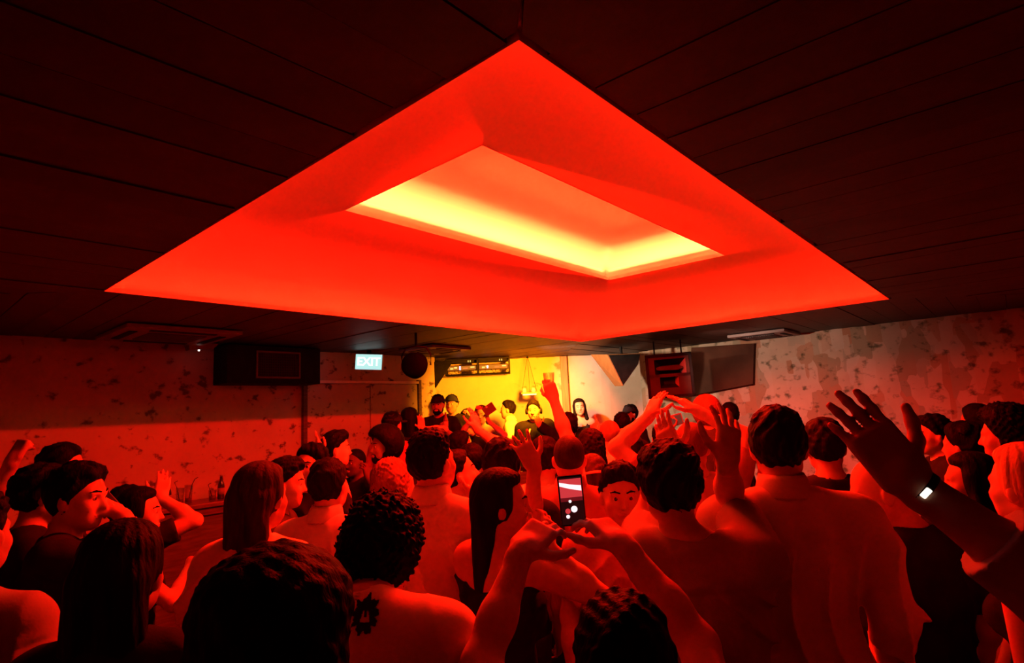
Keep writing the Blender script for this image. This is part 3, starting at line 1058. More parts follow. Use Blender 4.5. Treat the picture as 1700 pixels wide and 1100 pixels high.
def hair_geo(style, h, seed):
    key = (style, round(h, 4), seed)
    if key in HAIR_CACHE:
        return HAIR_CACHE[key]
    cr = lambda g: el((0, -.012, .028), (.076 + g, .096 + g, .093 + g), .02)
    lo, hi = np.array((-.15, -.19, -.16)), np.array((.15, .15, .20))
    if style in ('long', 'longwavy', 'bob', 'longback'):
        lo = np.array((-.17, -.22, -.46)); hi = np.array((.17, .14, .17))
    if style == 'bushy':
        lo = np.array((-.26, -.28, -.24)); hi = np.array((.26, .22, .28))
    F = Field(axis(lo[0], hi[0], h), axis(lo[1], hi[1], h), axis(lo[2], hi[2], h))
    X, Y, Z = F.all()
    rnd = random.Random(seed)
    ph = rnd.uniform(0, 6)
    strand = np.sin(190 * X + 9 * np.sin(22 * Z + ph) + 60 * Y) * .0022 + np.sin(70 * X - 55 * Z + ph + 4 * np.sin(30 * Y)) * .003
    if style == 'buzz':
        F.put(cr(.004)); hairline(F, np.minimum(.064 - Z, Y - .014 - .9 * np.maximum(Z, 0))); F.cut(-.055 - Z + Y * .15)
    elif style == 'short':
        F.put(cr(.013)); F.put(el((0, -.005, .085), (.068, .080, .048), .03))
        F.v += strand + lumps(X, Y, Z, .045, seed) * .004
        hairline(F, np.minimum(.078 - Z - 3 * X * X, Y - .010 - .95 * np.maximum(Z, 0))); F.cut(-.068 - Z + np.abs(X) * .15)
    elif style == 'quiff':
        F.put(cr(.012)); F.put(el((0, .008, .096), (.064, .080, .048), .03)); F.put(el((.005, .048, .104), (.046, .034, .030), .03))
        F.v += strand * 1.4 + lumps(X, Y, Z, .04, seed) * .004
        hairline(F, np.minimum(.074 - Z, Y - .008 - .9 * np.maximum(Z, 0))); F.cut(-.062 - Z + np.abs(X) * .15)
    elif style == 'mop':
        F.put(cr(.017)); F.put(el((0, .0, .075), (.080, .090, .055), .03))
        F.v += strand * 1.6 + lumps(X, Y, Z, .03, seed) * .0035
        hairline(F, np.minimum(.066 - Z - 3 * X * X, Y - .016 - .95 * np.maximum(Z, 0))); F.cut(-.085 - Z + np.abs(X) * .2)
    elif style == 'curlytop':
        F.put(cr(.012)); F.put(el((0, .0, .095), (.074, .084, .05), .02))
        F.v += np.where(Z > .04, lumps(X, Y, Z, .034, seed) * .010, strand)
        hairline(F, np.minimum(.070 - Z, Y - .010 - .9 * np.maximum(Z, 0))); F.cut(-.070 - Z + np.abs(X) * .15)
    elif style in ('curly', 'afro'):
        g = .034 if style == 'curly' else .058
        F.put(cr(g)); F.put(el((0, .0, .09), (.09, .10, .07), .03)); F.put(el((0, -.05, -.02), (.10, .085, .08), .03))
        F.v += lumps(X, Y, Z, .036 if style == 'curly' else .022, seed) * (.012 if style == 'curly' else .006) + lumps(X, Y, Z, .019, seed + 3) * .003
        hairline(F, np.minimum(.066 - Z, Y - .018 - .9 * np.maximum(Z, 0))); F.cut(-.095 - Z)
    elif style == 'bushy':
        F.put(cr(.036)); F.put(el((0, -.02, .08), (.120, .13, .09), .05)); F.put(el((0, -.05, -.06), (.125, .10, .12), .05))
        F.v += lumps(X, Y, Z, .06, seed) * .005 + lumps(X, Y, Z, .019, seed + 3) * .0013
        hairline(F, np.minimum(.05 - Z, Y - .03))
    elif style == 'bun':
        F.put(cr(.014)); F.put(el((0, -.10, .07), (.045, .045, .042), .015)); F.v += strand
        hairline(F, np.minimum(.058 - Z, Y - .008)); F.cut(-.06 - Z)
    else:
        L = -.38 if style != 'bob' else -.17
        F.put(cr(.017)); F.put(el((0, -.01, .075), (.078, .085, .052), .03))
        for sx in (-1, 1):
            if style != 'longback':
                F.put(rc((sx * .072, .012, .03), (sx * .085, .002, L * .5), .026, .030, .03))
                F.put(rc((sx * .085, .0, L * .5), (sx * .080, -.02, L), .030, .016, .03))
            F.put(rc((sx * .045, -.075, 0), (sx * .055, -.085, L), .042, .026, .03))
        F.put(el((0, -.075, L * .45), (.085, .042, -L * .6), .03))
        if style == 'longwavy':
            F.v += lumps(X, Y, Z, .045, seed) * .010 + lumps(X, Y, Z, .022, seed + 2) * .004
        else:
            th = np.arctan2(X, -(Y - .02))
            F.v += np.sin(38 * th + 5 * np.sin(7 * Z + ph)) * .0011 + np.sin(17 * th + 4 * np.sin(6 * Z + 2 * ph)) * .0014
        hairline(F, np.minimum(.068 - Z, Y - .040)); F.cut(L - .02 - Z + .02 * np.sin(60 * X + ph))
        # open the face
        f = Field(F.x, F.y, F.z); f.put(el((0, .085, -.04), (.060, .075, .105), .02)); F.cut(-f.v)
    if style not in ('quiff', 'buzz'):      # thinner towards the forehead
        F.v += (.016 * np.clip((Y - .030) / .055, 0, 1) * np.clip((.115 - Z) / .04, 0, 1)).astype(np.float32)
    if style in ('short', 'quiff', 'buzz', 'curlytop', 'bun'):
        e = Field(F.x, F.y, F.z)
        for sx in (-1, 1):
            e.put(el((sx * .085, -.004, -.014), (.03, .019, .034), .008))
        F.cut(-e.v)
    HAIR_CACHE[key] = F.mesh(1)
    return HAIR_CACHE[key]


def cap_geo(h):
    key = ('cap', round(h, 4))
    if key not in HAIR_CACHE:
        F = Field(axis(-.13, .13, h), axis(-.15, .15, h), axis(-.03, .16, h)); X, Y, Z = F.all()
        F.put(el((0, -.008, .032), (.092, .112, .106), .02)); F.cut(.036 - Z - .10 * np.minimum(Y, 0))
        b = Field(axis(-.1, .1, h * .8), axis(.03, .2, h * .8), axis(.01, .08, .004)); X, Y, Z = b.all()
        b.put(el((0, .095, .042), (.074, .085, .5), .01)); b.cut(np.abs(Z - .042 - .9 * X * X * -1 * 3) - .0045)
        HAIR_CACHE[key] = (F.mesh(1), b.mesh(0))
    return HAIR_CACHE[key]


# ------------------------------------------------------------------ hands
def hand_prims(W, d, n, side, style, s):
    d = d / np.linalg.norm(d); n = n - d * (n @ d); n = n / np.linalg.norm(n)
    w = np.cross(d, n)
    ts = 1.0 if side == 'R' else -1.0
    R = np.stack([w, d, n], 1)
    P = [bx(W + d * .052 * s, np.array((.031, .040, .004)) * s, .011 * s, R, .014 * s), rc(W - d * .02 * s, W + d * .02 * s, .026 * s, .026 * s, .02 * s)]
    curl = {'open': (6, 8, 6), 'relaxed': (22, 28, 18), 'fist': (78, 92, 60), 'grip': (42, 52, 36), 'point': (78, 92, 60), 'cup': (30, 38, 25), 'spread': (10, 14, 10)}[style]
    spr = {'open': 4, 'spread': 12, 'relaxed': 5}.get(style, 1)
    for i, (off, fo, ln, r) in enumerate(((.031, .0, .070, .0092), (.0105, .004, .079, .0095), (-.0105, .001, .073, .0090), (-.030, -.010, .057, .0080))):
        c = (4, 5, 4) if style == 'point' and i == 0 else tuple(q * (1 + .10 * i) for q in curl)
        a = math.radians(spr * (1.5 - i))
        dd = d * math.cos(a) + w * ts * math.sin(a)
        p = W + (d * (.090 + fo) + w * ts * off) * s
        ang = 0.0
        for j, fr in enumerate((.46, .30, .24)):
            ang += math.radians(c[j])
            q = p + (dd * math.cos(ang) + n * math.sin(ang)) * ln * fr * s * 1.06
            P.append(rc(p, q, r * s * (1 - .06 * j), r * s * (.94 - .08 * j), .006 * s))
            p = q
    p = W + (d * .022 + w * ts * .026 + n * .006) * s
    if style in ('fist', 'point'):
        seg = ((d * .5 + w * ts * .35 + n * .7), (d * .6 - w * ts * .3 + n * .4), (d * .2 - w * ts * .8 + n * .3))
    elif style in ('grip', 'cup'):
        seg = ((d * .55 + w * ts * .55 + n * .55), (d * .75 + w * ts * .1 + n * .55), (d * .75 - w * ts * .2 + n * .5))
    else:
        seg = ((d * .55 + w * ts * .80 + n * .25), (d * .80 + w * ts * .55 + n * .15), (d * .92 + w * ts * .38 + n * .1))
    for (u, ln, r0, r1) in zip(seg, (.044, .034, .027), (.0155, .0115, .0102), (.0122, .0104, .0085)):
        u = u / np.linalg.norm(u)
        q = p + u * ln * s
        P.append(rc(p, q, r0 * s, r1 * s, .009 * s)); p = q
    return P


SHOE = []


def shoe_mesh():
    if not SHOE:
        h = .012
        F = Field(axis(-.07, .07, h), axis(-.13, .22, h), axis(-.02, .14, h)); X, Y, Z = F.all()
        F.put(el((0, .03, .02), (.048, .14, .06), .03)); F.put(rc((0, -.05, .05), (0, -.04, .11), .045, .045, .03)); F.cut(-Z + .002)
        SHOE.append(F.mesh(1))
    return SHOE[0]


N_PERSON = [0]
PEOPLE = {}


def ik(Sh, T, l1, l2, pole):
    d = T - Sh; L = np.linalg.norm(d)
    if L > (l1 + l2) * .995:
        f = L / ((l1 + l2) * .995); l1 *= f; l2 *= f
    a = (l1 * l1 - l2 * l2 + L * L) / (2 * L)
    hh = math.sqrt(max(l1 * l1 - a * a, 0))
    d = d / L
    p = pole - d * (pole @ d); p = p / max(np.linalg.norm(p), 1e-6)
    return Sh + d * a + p * hh, L / (l1 + l2)


def person(key, label, px, py, y, yaw=0, hy=0, hp=0, hr=0, s=1.0, fem=False, hair='short', hc='black', skin_t='light', top='tee', tc='black',
           low='trousers', lc='charcoal', R=None, L=None, face=False, beard=False, cap=None, floor=0.0, cell=None, wide=1.0, group=None, yoked=False, lean=0.0, hunch=0.0, roll=.30, side=0.0):
    """px, py, y: where the middle of the head stands in the room (sight line and distance ahead).
    R / L: (wrist px, py, y, tip px, py, y, hand style, pole, palm) of a raised arm, or None for an arm that hangs"""
    N_PERSON[0] += 1
    seed = N_PERSON[0]
    rnd = random.Random(seed * 7 + 1)
    if fem:
        s *= .95
    h = (cell or min(max(.0029 * y, .0044), .0100)) * QUAL
    Rh = rotm(hy, hp, hr)
    NB = np.array((-side, .005 + lean + hunch, 1.48 - hunch * .8)) * s
    hcl = NB + Rh @ (np.array((0, .022, .150)) * s)
    A = at(px, py, y)
    ca, sa = math.cos(math.radians(yaw)), math.sin(math.radians(yaw))
    root = thing('person', label, 'person', (A.x - (hcl[0] * ca - hcl[1] * sa), A.y - (hcl[0] * sa + hcl[1] * ca), floor), math.radians(yaw), group)
    dz = A.z - floor - hcl[2]
    hipz = .92 * s + dz
    if not .55 < hipz < 1.12:
        print('PERSON', key, 'hip height odd %.2f head z %.2f' % (hipz, A.z))
    up = np.array((0, 0, dz))
    o_head = hcl + up

    def loc(w):
        q = np.array(w) - np.array(root.location)
        return np.array((q[0] * ca + q[1] * sa, -q[0] * sa + q[1] * ca, q[2]))

    def ldir(w):
        return np.array((w[0] * ca + w[1] * sa, -w[0] * sa + w[1] * ca, w[2]))

    T = lambda x, yy, z: np.array((x, yy + lean * max(0, min(1, (z - .95) / .5)), z)) * s + up
    sw = (.168 if fem else .190) * wide
    torso = []
    if fem:
        torso += [el(T(0, -.01, .95), np.array((.172 * wide, .122, .125)) * s, .05), el(T(0, 0, 1.10), np.array((.125 * wide, .095, .15)) * s, .06),
                  el(T(0, -.005, 1.27), np.array((.145 * wide, .103, .17)) * s, .05), el(T(.070, .085, 1.255), np.array((.062, .055, .06)) * s, .04), el(T(-.070, .085, 1.255), np.array((.062, .055, .06)) * s, .04)]
    else:
        torso += [el(T(0, -.01, .95), np.array((.166 * wide, .118, .125)) * s, .05), el(T(0, .005, 1.09), np.array((.150 * wide, .110, .15)) * s, .06),
                  el(T(0, -.005, 1.27), np.array((.172 * wide, .122, .19)) * s, .05)]
    torso += [rc(T(-sw * .66, -.015, 1.395), T(sw * .66, -.015, 1.395), .070 * s, .070 * s, .05 * s)]
    nr = .047 if fem else .056
    neck = [rc(T(-side * .5, -.012, 1.43), o_head + Rh @ (np.array((0, -.022, -.055)) * s), nr * s, nr * .93 * s, .03 * s)]
    arms, hands, sleeves, capsleeve, rolled = {}, [], [], [], []
    traps = []
    for side, spec in (('R', R), ('L', L)):
        sg = 1 if side == 'R' else -1
        Sh = T(sg * sw, -.012, 1.402)
        if spec is None:
            E = Sh + np.array((sg * .055, -.035, -.285)) * s
            Wr = E + np.array((-sg * .012, .10, -.235)) * s
            d = np.array((-sg * .05, .35, -.9)); n = np.array((-sg * 1.0, 0, 0)); style = 'relaxed'
        else:
            wx, wy, wyy, tx, ty, tyy, style = spec[:7]
            pole = ldir(spec[7]) if len(spec) > 7 and spec[7] is not None else np.array((sg * .8, .2, -.6))
            Wr = loc(at(wx, wy, wyy)); tip = loc(at(tx, ty, tyy))
            d = tip - Wr
            n = ldir(spec[8]) if len(spec) > 8 and spec[8] is not None else np.array((0, 1.0, .2))
            if Wr[2] > Sh[2]:
                Sh = Sh + np.array((-sg * .018, 0, .030)) * s
            E, ratio = ik(Sh, Wr, .295 * s, .262 * s, pole)
            if ratio > 1.12 or ratio < .3:
                print('ARM', key, side, 'stretch %.2f' % ratio, 'reach from', Sh.round(2), 'to', Wr.round(2))
        ar = .88 if fem else 1.0
        arms[side] = [rc(Sh, E, .058 * s * ar, .043 * s * ar, .045 * s), rc(E, E + (Wr - E) * .4, .042 * s * ar, .043 * s * ar, .02 * s), rc(E + (Wr - E) * .35, Wr, .043 * s * ar, .028 * s * ar, .02 * s)]
        hands += hand_prims(Wr, d, n, side, style, s * (.92 if fem else 1.0))
        traps.append(rc(T(sg * .03, -.018, 1.462), Sh + np.array((-sg * .04, 0, .008)) * s, .044 * s, .044 * s, .05 * s))
        ax = (E - Sh) / np.linalg.norm(E - Sh)
        e1 = Sh + (E - Sh) * .62
        sleeves.append(rc(Sh, Sh + (E - Sh) * .75, .062 * s * ar, .060 * s * ar, .04 * s, (e1, ax)))
        e0 = Sh + (E - Sh) * .30
        capsleeve.append(rc(Sh, E, .060 * s * ar, .05 * s * ar, .04 * s, (e0, ax)))
        fx = (Wr - E) / np.linalg.norm(Wr - E)
        e2 = E + (Wr - E) * roll; e3 = E + (Wr - E) * .92
        rolled.append((rc(Sh, E, .064 * s * ar, .054 * s * ar, .04 * s), rc(E, E + (Wr - E) * max(.5, roll + .15), .054 * s * ar, .052 * s * ar, .02 * s, (e2, fx)), rc(E, Wr, .054 * s * ar, .040 * s * ar, .02 * s, (e3, fx))))
    legs = []
    for sg in (1, -1):
        hp_, kn, an = np.array((sg * .088 * s, -.01 * s, hipz - .03)), np.array((sg * .098 * s, .012 * s, hipz * .53)), np.array((sg * .10 * s, -.02 * s, .095))
        legs += [rc(hp_, kn, .088 * s, .056 * s, .03 * s), rc(kn, kn + (an - kn) * .35, .054 * s, .056 * s, .02), rc(kn + (an - kn) * .3, an, .056 * s, .038 * s, .02), rc(an, an + np.array((sg * .01, .12, -.055)), .040, .030, .03)]
    headp = [xform(p, Rh, o_head, s) for p in head_prims(fem, face or y < 4)]
    allp = torso + neck + traps + arms['R'] + arms['L'] + legs + headp + hands
    lo = np.min([prim_box(p)[0] for p in allp], 0) - .02; hi = np.max([prim_box(p)[1] for p in allp], 0) + .02
    zc = hipz - .02
    zs = np.concatenate([np.arange(min(lo[2], 0) - .02, zc, .024), np.arange(zc, hi[2] + h, h)]).astype(np.float32)
    xs, ys = axis(lo[0], hi[0], h), axis(lo[1], hi[1], h)
    F = Field(xs, ys, zs)
    for p in allp:
        F.put(p)
    if face or y < 4:
        for c, r in EYES:
            F.put(xform(el(c, (r, r, r * .8), .008), Rh, o_head, s), sub=True)
        if face:
            for p in [q for q in head_prims(fem, True) if q[0] == 'rc' and abs(q[2][0]) > .015 and q[1] <= .004]:
                F.put(xform(p, Rh, o_head, s))
    V, Q = F.mesh(1)
    link_mesh('body', mesh_np('body', V, Q, skin(skin_t)), root)
    # ---- eyes, brows, lips
    if face:
        for sx in (-1, 1):
            mb = MB()
            M = Matrix(Rh.tolist())
            c = Vector(o_head) + M @ Vector((sx * .031 * s, .0745 * s, .003 * s))
            prof = [(.0125 * s * math.sin(math.pi * i / 10) + 1e-4, .0125 * s * -math.cos(math.pi * i / 10)) for i in range(11)]
            mb.lathe(prof, 14, M @ Matrix.Rotation(-math.pi / 2, 3, 'X'), c)
            e = mb.build('eye', mottled('eye_white', (.7, .66, .62), (.66, .6, .57), 40, .25, spec=.5), root, True)
            e.data.materials.append(mottled('eye_iris', (.02, .012, .01), (.03, .018, .012), 40, .2, spec=.6))
            for p in e.data.polygons:
                if p.index >= 14 * 8:
                    p.material_index = 1
        for sx in (-1, 1):
            bf = Field(axis(-.07, .07, .0035), axis(.04, .11, .0035), axis(-.01, .06, .0035))
            bf.put(rc((sx * .014, .0925, .0265), (sx * .034, .0845, .0315), .0036, .0038, .004)); bf.put(rc((sx * .034, .0845, .0315), (sx * .050, .073, .027), .0038, .0034, .004))
            bv, bq = bf.mesh(0)
            link_mesh('eyebrow', mesh_np('eyebrow', bv @ Rh.T * s + o_head, bq, hairmat('dark' if hc in ('blond', 'brown', 'auburn') else 'black')), root)
        lf = Field(axis(-.04, .04, .003), axis(.05, .11, .003), axis(-.09, -.045, .003))
        lf.put(rc((-.025, .0845, -.0635), (0, .0875, -.0605), .0042, .0060, .004)); lf.put(rc((.025, .0845, -.0635), (0, .0875, -.0605), .0042, .0060, .004)); lf.put(rc((-.017, .0850, -.0720), (.017, .0850, -.0720), .0060, .0060, .004))
        lv, lq = lf.mesh(0)
        link_mesh('lips', mesh_np('lips', lv @ Rh.T * s + o_head, lq, mottled('lip_skin', (.5, .2, .17), (.42, .16, .14), 60, .4)), root)
    if beard:
        hb = max(h * .8, .004)
        bf = Field(axis(-.09, .09, hb), axis(-.03, .12, hb), axis(-.15, .02, hb)); X, Y, Z = bf.all()
        for p in head_prims(fem, True)[1:5]:
            bf.put(p, grow=.007)
        bf.v += lumps(X, Y, Z, .016, 3) * .002
        bf.cut(Z + .048 - .9 * np.maximum(.045 - Y, 0)); bf.cut(-.012 - Y)
        m = Field(bf.x, bf.y, bf.z); m.put(el((0, .088, -.068), (.022, .03, .011), .008)); bf.cut(-m.v)
        bv, bq = bf.mesh(1)
        link_mesh('beard', mesh_np('beard', bv @ Rh.T * s + o_head, bq, hairmat(hc)), root)
    # ---- hair, cap
    if hair:
        hv, hq = hair_geo(hair, min(max(h * .9, .0045), .009), seed % 5 if y > 2.6 else seed)
        link_mesh('hair', mesh_np('hair', hv @ Rh.T * s + o_head, hq, hairmat(hc)), root)
    if cap:
        (cv, cq), (kv, kq) = cap_geo(max(h * .8, .005))
        sgn = -1 if cap[1] == 'back' else 1
        f = np.array((sgn, sgn, 1.0))
        c = link_mesh('cap', mesh_np('cap', (cv * f) @ Rh.T * s + o_head, cq, cloth(cap[0])), root)
        link_mesh('brim', mesh_np('brim', (kv * f) @ Rh.T * s + o_head, kq, cloth(cap[0])), c)
    # ---- clothes
    cellc = max(h * 1.1, .006)

    def garment(name, prims, grow, mat, cuts=(), subs=(), folds=.004, plus=(), yoke=None):
        lo = np.min([prim_box(p)[0] for p in prims], 0) - grow - .03; hi = np.max([prim_box(p)[1] for p in prims], 0) + grow + .03
        zlo = max(lo[2], -.02)
        zz = np.concatenate([np.arange(zlo, min(zc, hi[2]), .011), np.arange(max(zc, zlo), hi[2], cellc)]).astype(np.float32) if zlo < zc - .3 else axis(zlo, hi[2], cellc)
        G = Field(axis(lo[0], hi[0], cellc), axis(lo[1], hi[1], cellc), zz)
        for p in prims:
            G.put(p, grow)
        X, Y, Z = G.all()
        if folds:
            a = [rnd.uniform(0, 6.3) for _ in range(6)]
            m1 = .5 + .5 * np.sin(5.5 * X + 5 * Z + a[0])
            u1 = 27 * (Z * .8 + .75 * np.abs(X + .03 * math.sin(a[5]))) + 1.6 * np.sin(8 * X + a[1]) + 1.3 * np.sin(10 * Z + a[2] + 4 * Y)
            u2 = 30 * (X + .05 * np.sin(4.5 * Z + a[3])) + 1.2 * np.sin(6 * Z + a[4]) + 6 * Y
            r1 = (1 - np.abs(np.sin(u1))) ** 1.6
            r2 = (1 - np.abs(np.sin(u2))) ** 1.6
            D = (r1 * m1 * 1.5 + r2 * (1.15 - m1) * 1.3 + .35 * np.sin(13 * Z + 9 * X + a[5]) - .2) * folds * np.clip((1.42 * s + dz - Z) / .10, .15, 1)
            G.v -= np.maximum(D, -.004).astype(np.float32)
            G.v -= (.012 * np.clip((hipz + .12 - Z) / .16, 0, 1)).astype(np.float32)
        if yoke is not None:
            back = np.clip(-Y / .04, 0, 1)
            G.v += (.0045 * np.exp(-((Z - yoke - .10 * np.abs(X)) / .006) ** 2) * back).astype(np.float32)
            G.v += (.002 * np.exp(-(X / .006) ** 2) * back * (Z < yoke)).astype(np.float32)
        for p, g in subs:
            G.put(p, g, sub=True)
        for c in cuts:
            G.cut(c(X, Y, Z))
        for p in plus:
            G.put(p)
        gv, gq = G.mesh(1)
        if len(gq):
            return link_mesh(name, mesh_np(name, gv, gq, mat), root)

    hem = hipz - (.06 if top in ('shirt', 'rolled', 'longshirt') else .04)
    tm = floral() if tc == 'floral' else cloth(tc)
    lm = floral() if lc == 'floral' else cloth(lc)
    nk = rc(T(0, -.012, 1.462), o_head + Rh @ (np.array((0, -.02, .0)) * s), .062 * s, .075 * s, .01)
    fold = .007 if y > 4 else .0175
    hemcut = lambda X, Y, Z: hem - Z
    sh_obj = None
    if top == 'tee':
        sh_obj = garment('shirt', torso + traps + sleeves, .013, tm, (hemcut,), ((nk, .0),), fold, (), T(0, 0, 1.36)[2] if yoked else None)
    elif top in ('shirt', 'longshirt', 'rolled'):
        sl = []
        for a, b, c in rolled:
            sl += [a, c if top == 'longshirt' else b]
        if top == 'shirt':
            sl = sleeves
        sh_obj = garment('shirt', torso + traps + sl, .014, tm, (hemcut,), ((nk, -.004),), fold * 1.15, (), T(0, 0, 1.345)[2])
        mb = MB(); sg_ = 28; ring = []
        prof = [(.071, 1.452), (.069, 1.500), (.0655, 1.522), (.069, 1.527), (.0755, 1.512), (.092, 1.462), (.090, 1.454), (.082, 1.468)]
        for rr, zz in prof:
            for k in range(sg_):
                t_ = 2 * math.pi * k / sg_
                dip = -.030 * max(0, math.sin(t_)) ** 2
                q = T(rr * math.cos(t_), -.012 + (zz - 1.45) * .25 + rr * .95 * math.sin(t_), zz + .022 + dip)
                ring.append(q)
        fs = []
        for i in range(len(prof)):
            for k in range(sg_):
                j = (i + 1) % len(prof); k2 = (k + 1) % sg_
                fs.append((i * sg_ + k, i * sg_ + k2, j * sg_ + k2, j * sg_ + k))
        mb.add(ring, [f[::-1] for f in fs]).build('collar', tm, sh_obj, True)
    elif top == 'jacket':
        sl = []
        for a, b, c in rolled:
            sl += [a, c]
        sh_obj = garment('jacket', torso + traps + sl, .022, tm, (hemcut,), ((nk, .004),), fold * 1.2)
    elif top in ('tank', 'dress'):
        zt = T(0, 0, 1.345)[2]
        straps = []
        for sg in (1, -1):
            straps += [rc(T(sg * .085, .09, 1.31), T(sg * .085, .01, 1.468), .016 * s, .014 * s, .01), rc(T(sg * .085, .01, 1.468), T(sg * .075, -.10, 1.33), .014 * s, .016 * s, .01)]
        sh_obj = garment('top' if top == 'tank' else 'dress', torso, .010, tm, (hemcut if top == 'tank' else (lambda X, Y, Z: hipz * .62 - Z), lambda X, Y, Z: Z - zt - .2 * np.abs(X)), (), fold * .6, straps)
    if low == 'trousers':
        garment('trousers', [torso[0]] + legs, .007, lm, (lambda X, Y, Z: Z - (hem + .03), lambda X, Y, Z: .07 - Z), (), .003)
    elif low in ('skirt', 'wrap'):
        a = torso[0][2]
        sk = [rc(a + np.array((0, 0, .05)), np.array((a[0], a[1], hipz * .55)), .135 * s, .19 * s, .03, (np.array((0, 0, hipz * .55)), np.array((0, 0, -1.0)))), torso[0]]
        if low == 'wrap':
            garment('waist_wrap', sk + [torso[1]], .032, lm, (lambda X, Y, Z: Z - (hem + .27 + .10 * X),), (), .014)
        else:
            garment('skirt', sk, .014, lm, (lambda X, Y, Z: Z - (hem + .09),), (), .008)
    sv, sq = shoe_mesh()
    for sg in (1, -1):
        link_mesh('shoe', mesh_np('shoe', sv * np.array((1, 1, 1)) + np.array((sg * .108 * s, -.01, 0)), sq, cloth('black' if seed % 3 else 'grey')), root)
    PEOPLE[key] = dict(root=root, loc=loc, shirt=sh_obj, head=o_head, Rh=Rh, s=s, arms=arms, dz=dz)
    return root
# ------------------------------------------------------------------ the crowd, from the left wall to the right one
P = person
# --- left edge
P('fist', 'person at the left edge with one bare arm and fist raised against the red wall', -75, 800, 2.7, yaw=-10, hair='short', tc='black', skin_t='tan',
  R=(22, 762, 2.85, 50, 716, 2.9, 'fist', (-.4, .1, -.8), (.3, 1, 0)))
P('tallblack', 'person with thick black hair under the dim wall, farthest of the far left heads', 104, 779, 3.05, yaw=-60, hy=-15, hair='mop', hc='black', tc='black', skin_t='tan')
P('wrapped', 'person with rounded black hair in a black tee, back turned, left of the raised slab', 70, 820, 2.65, yaw=-45, hy=0, hair='mop', hc='black', tc='black', skin_t='tan', wide=1.05)
P('edgewhite', 'dark haired person at the bottom left corner in a creased grey shirt', -52, 892, 1.55, yaw=4, s=.95, hair='short', hc='black', top='shirt', tc='grey', skin_t='tan')
P('profile', 'person with short black hair seen in profile, dark slab raised to the face', 130, 826, 2.3, yaw=-60, hy=-25, hp=-4, hair='mop', hc='black', tc='black', skin_t='light', face=True,
  R=(205, 858, 2.34, 180, 828, 2.40, 'grip', (.3, -.6, -.7), (-.8, .3, .2)))
P('lowhead', 'small dark head behind the woman by the bar counter, open hand raised beside it', 210, 843, 3.5, yaw=-20, hair='short', hc='black', tc='black', skin_t='light',
  R=(266, 826, 3.55, 276, 778, 3.6, 'open', (.6, -.2, -.7), (-.6, .7, .1)))
P('barwoman', 'woman with long black hair and a bare arm, in profile before the bar counter', 232, 852, 2.9, yaw=-62, hy=-8, fem=True, hair='longback', hc='black', top='tank', tc='black', skin_t='light', face=True,
  R=(318, 935, 2.98, 330, 990, 3.04, 'relaxed', (.6, -.2, -.6), (0, .3, 1)))
P('mane', 'woman with long near-black hair, close to the camera at lower left', 205, 955, 1.42, yaw=8, fem=True, hair='longback', hc='dark', top='jacket', tc='black', skin_t='tan')
P('bushy', 'very close head of bushy black hair at the bottom, left of the emblem tee', 457, 1085, 1.0, yaw=5, hp=-8, hair='bushy', hc='black', top='jacket', tc='black', skin_t='tan')
# --- middle left
P('longbrown', 'woman with long straight brown hair over a pale top, back to the camera', 434, 826, 2.12, yaw=-8, hy=-8, fem=True, hair='longback', hc='brown', top='tee', tc='white', skin_t='light')
P('cropprofile', 'person with short dark hair in profile, just past the long brown hair', 474, 803, 3.1, yaw=-80, hp=-5, hair='quiff', hc='dark', tc='charcoal', skin_t='light', face=True)
P('grinner', 'person in a black shirt facing the camera and grinning, by the door', 516, 772, 3.6, yaw=165, hr=-6, hair='mop', hc='black', tc='black', skin_t='light', face=True)
P('handwaver', 'person with a fade haircut in profile, pale arm flung up behind the ear', 558, 746, 4.3, yaw=-70, hair='quiff', hc='black', tc='cream', skin_t='pale', face=True,
  L=(537, 752, 4.25, 516, 712, 4.25, 'open', (-.3, .5, -.8), (.8, .5, 0)))
P('chinhand', 'person with dark skin and cropped hair, hand at the chin', 589, 768, 5.2, yaw=150, hair='buzz', hc='black', tc='black', skin_t='dark', face=True,
  L=(612, 795, 4.98, 606, 768, 4.98, 'relaxed', (.6, -.3, -.7), (-.8, .3, .3)))
P('afroman', 'person with a rounded dark afro looking left, next to the door edge', 637, 741, 4.5, yaw=125, hair='afro', hc='black', tc='brown', skin_t='brown', face=True, beard=True)
P('denimshirt', 'person with dark cropped hair in a pale collared shirt, back turned, below the grinning one', 546, 807, 2.85, yaw=-12, hair='short', hc='dark', top='shirt', tc='pale blue', skin_t='light')
P('bareback', 'bare backed woman with frizzy light brown hair, left of the big white shirt', 648, 805, 3.3, yaw=10, fem=True, hair='curly', hc='auburn', top='tank', tc='rose', skin_t='light')
P('whiteshirt', 'tall person with curly topped hair in a wide white collared shirt', 718, 768, 2.4, yaw=-12, hy=-22, hp=6, hair='curlytop', hc='dark', top='shirt', tc='white', skin_t='pale', wide=1.08)
P('upface', 'person in profile gazing up at the stage, hand at the mouth, beside the white shirt', 762, 786, 3.3, yaw=-55, hy=-25, hp=14, hair='short', hc='dark', tc='charcoal', skin_t='pale', face=True,
  R=(786, 820, 3.25, 780, 795, 3.27, 'relaxed', (.5, -.5, -.7), (-.7, .2, .3)))
P('emblemtee', 'person with loose black curls in a pale tee with a dark emblem below the neck', 634, 918, 1.62, yaw=-6, hy=4, hp=-28, hunch=.065, hair='curly', hc='black', top='tee', tc='white', skin_t='light', wide=1.1)
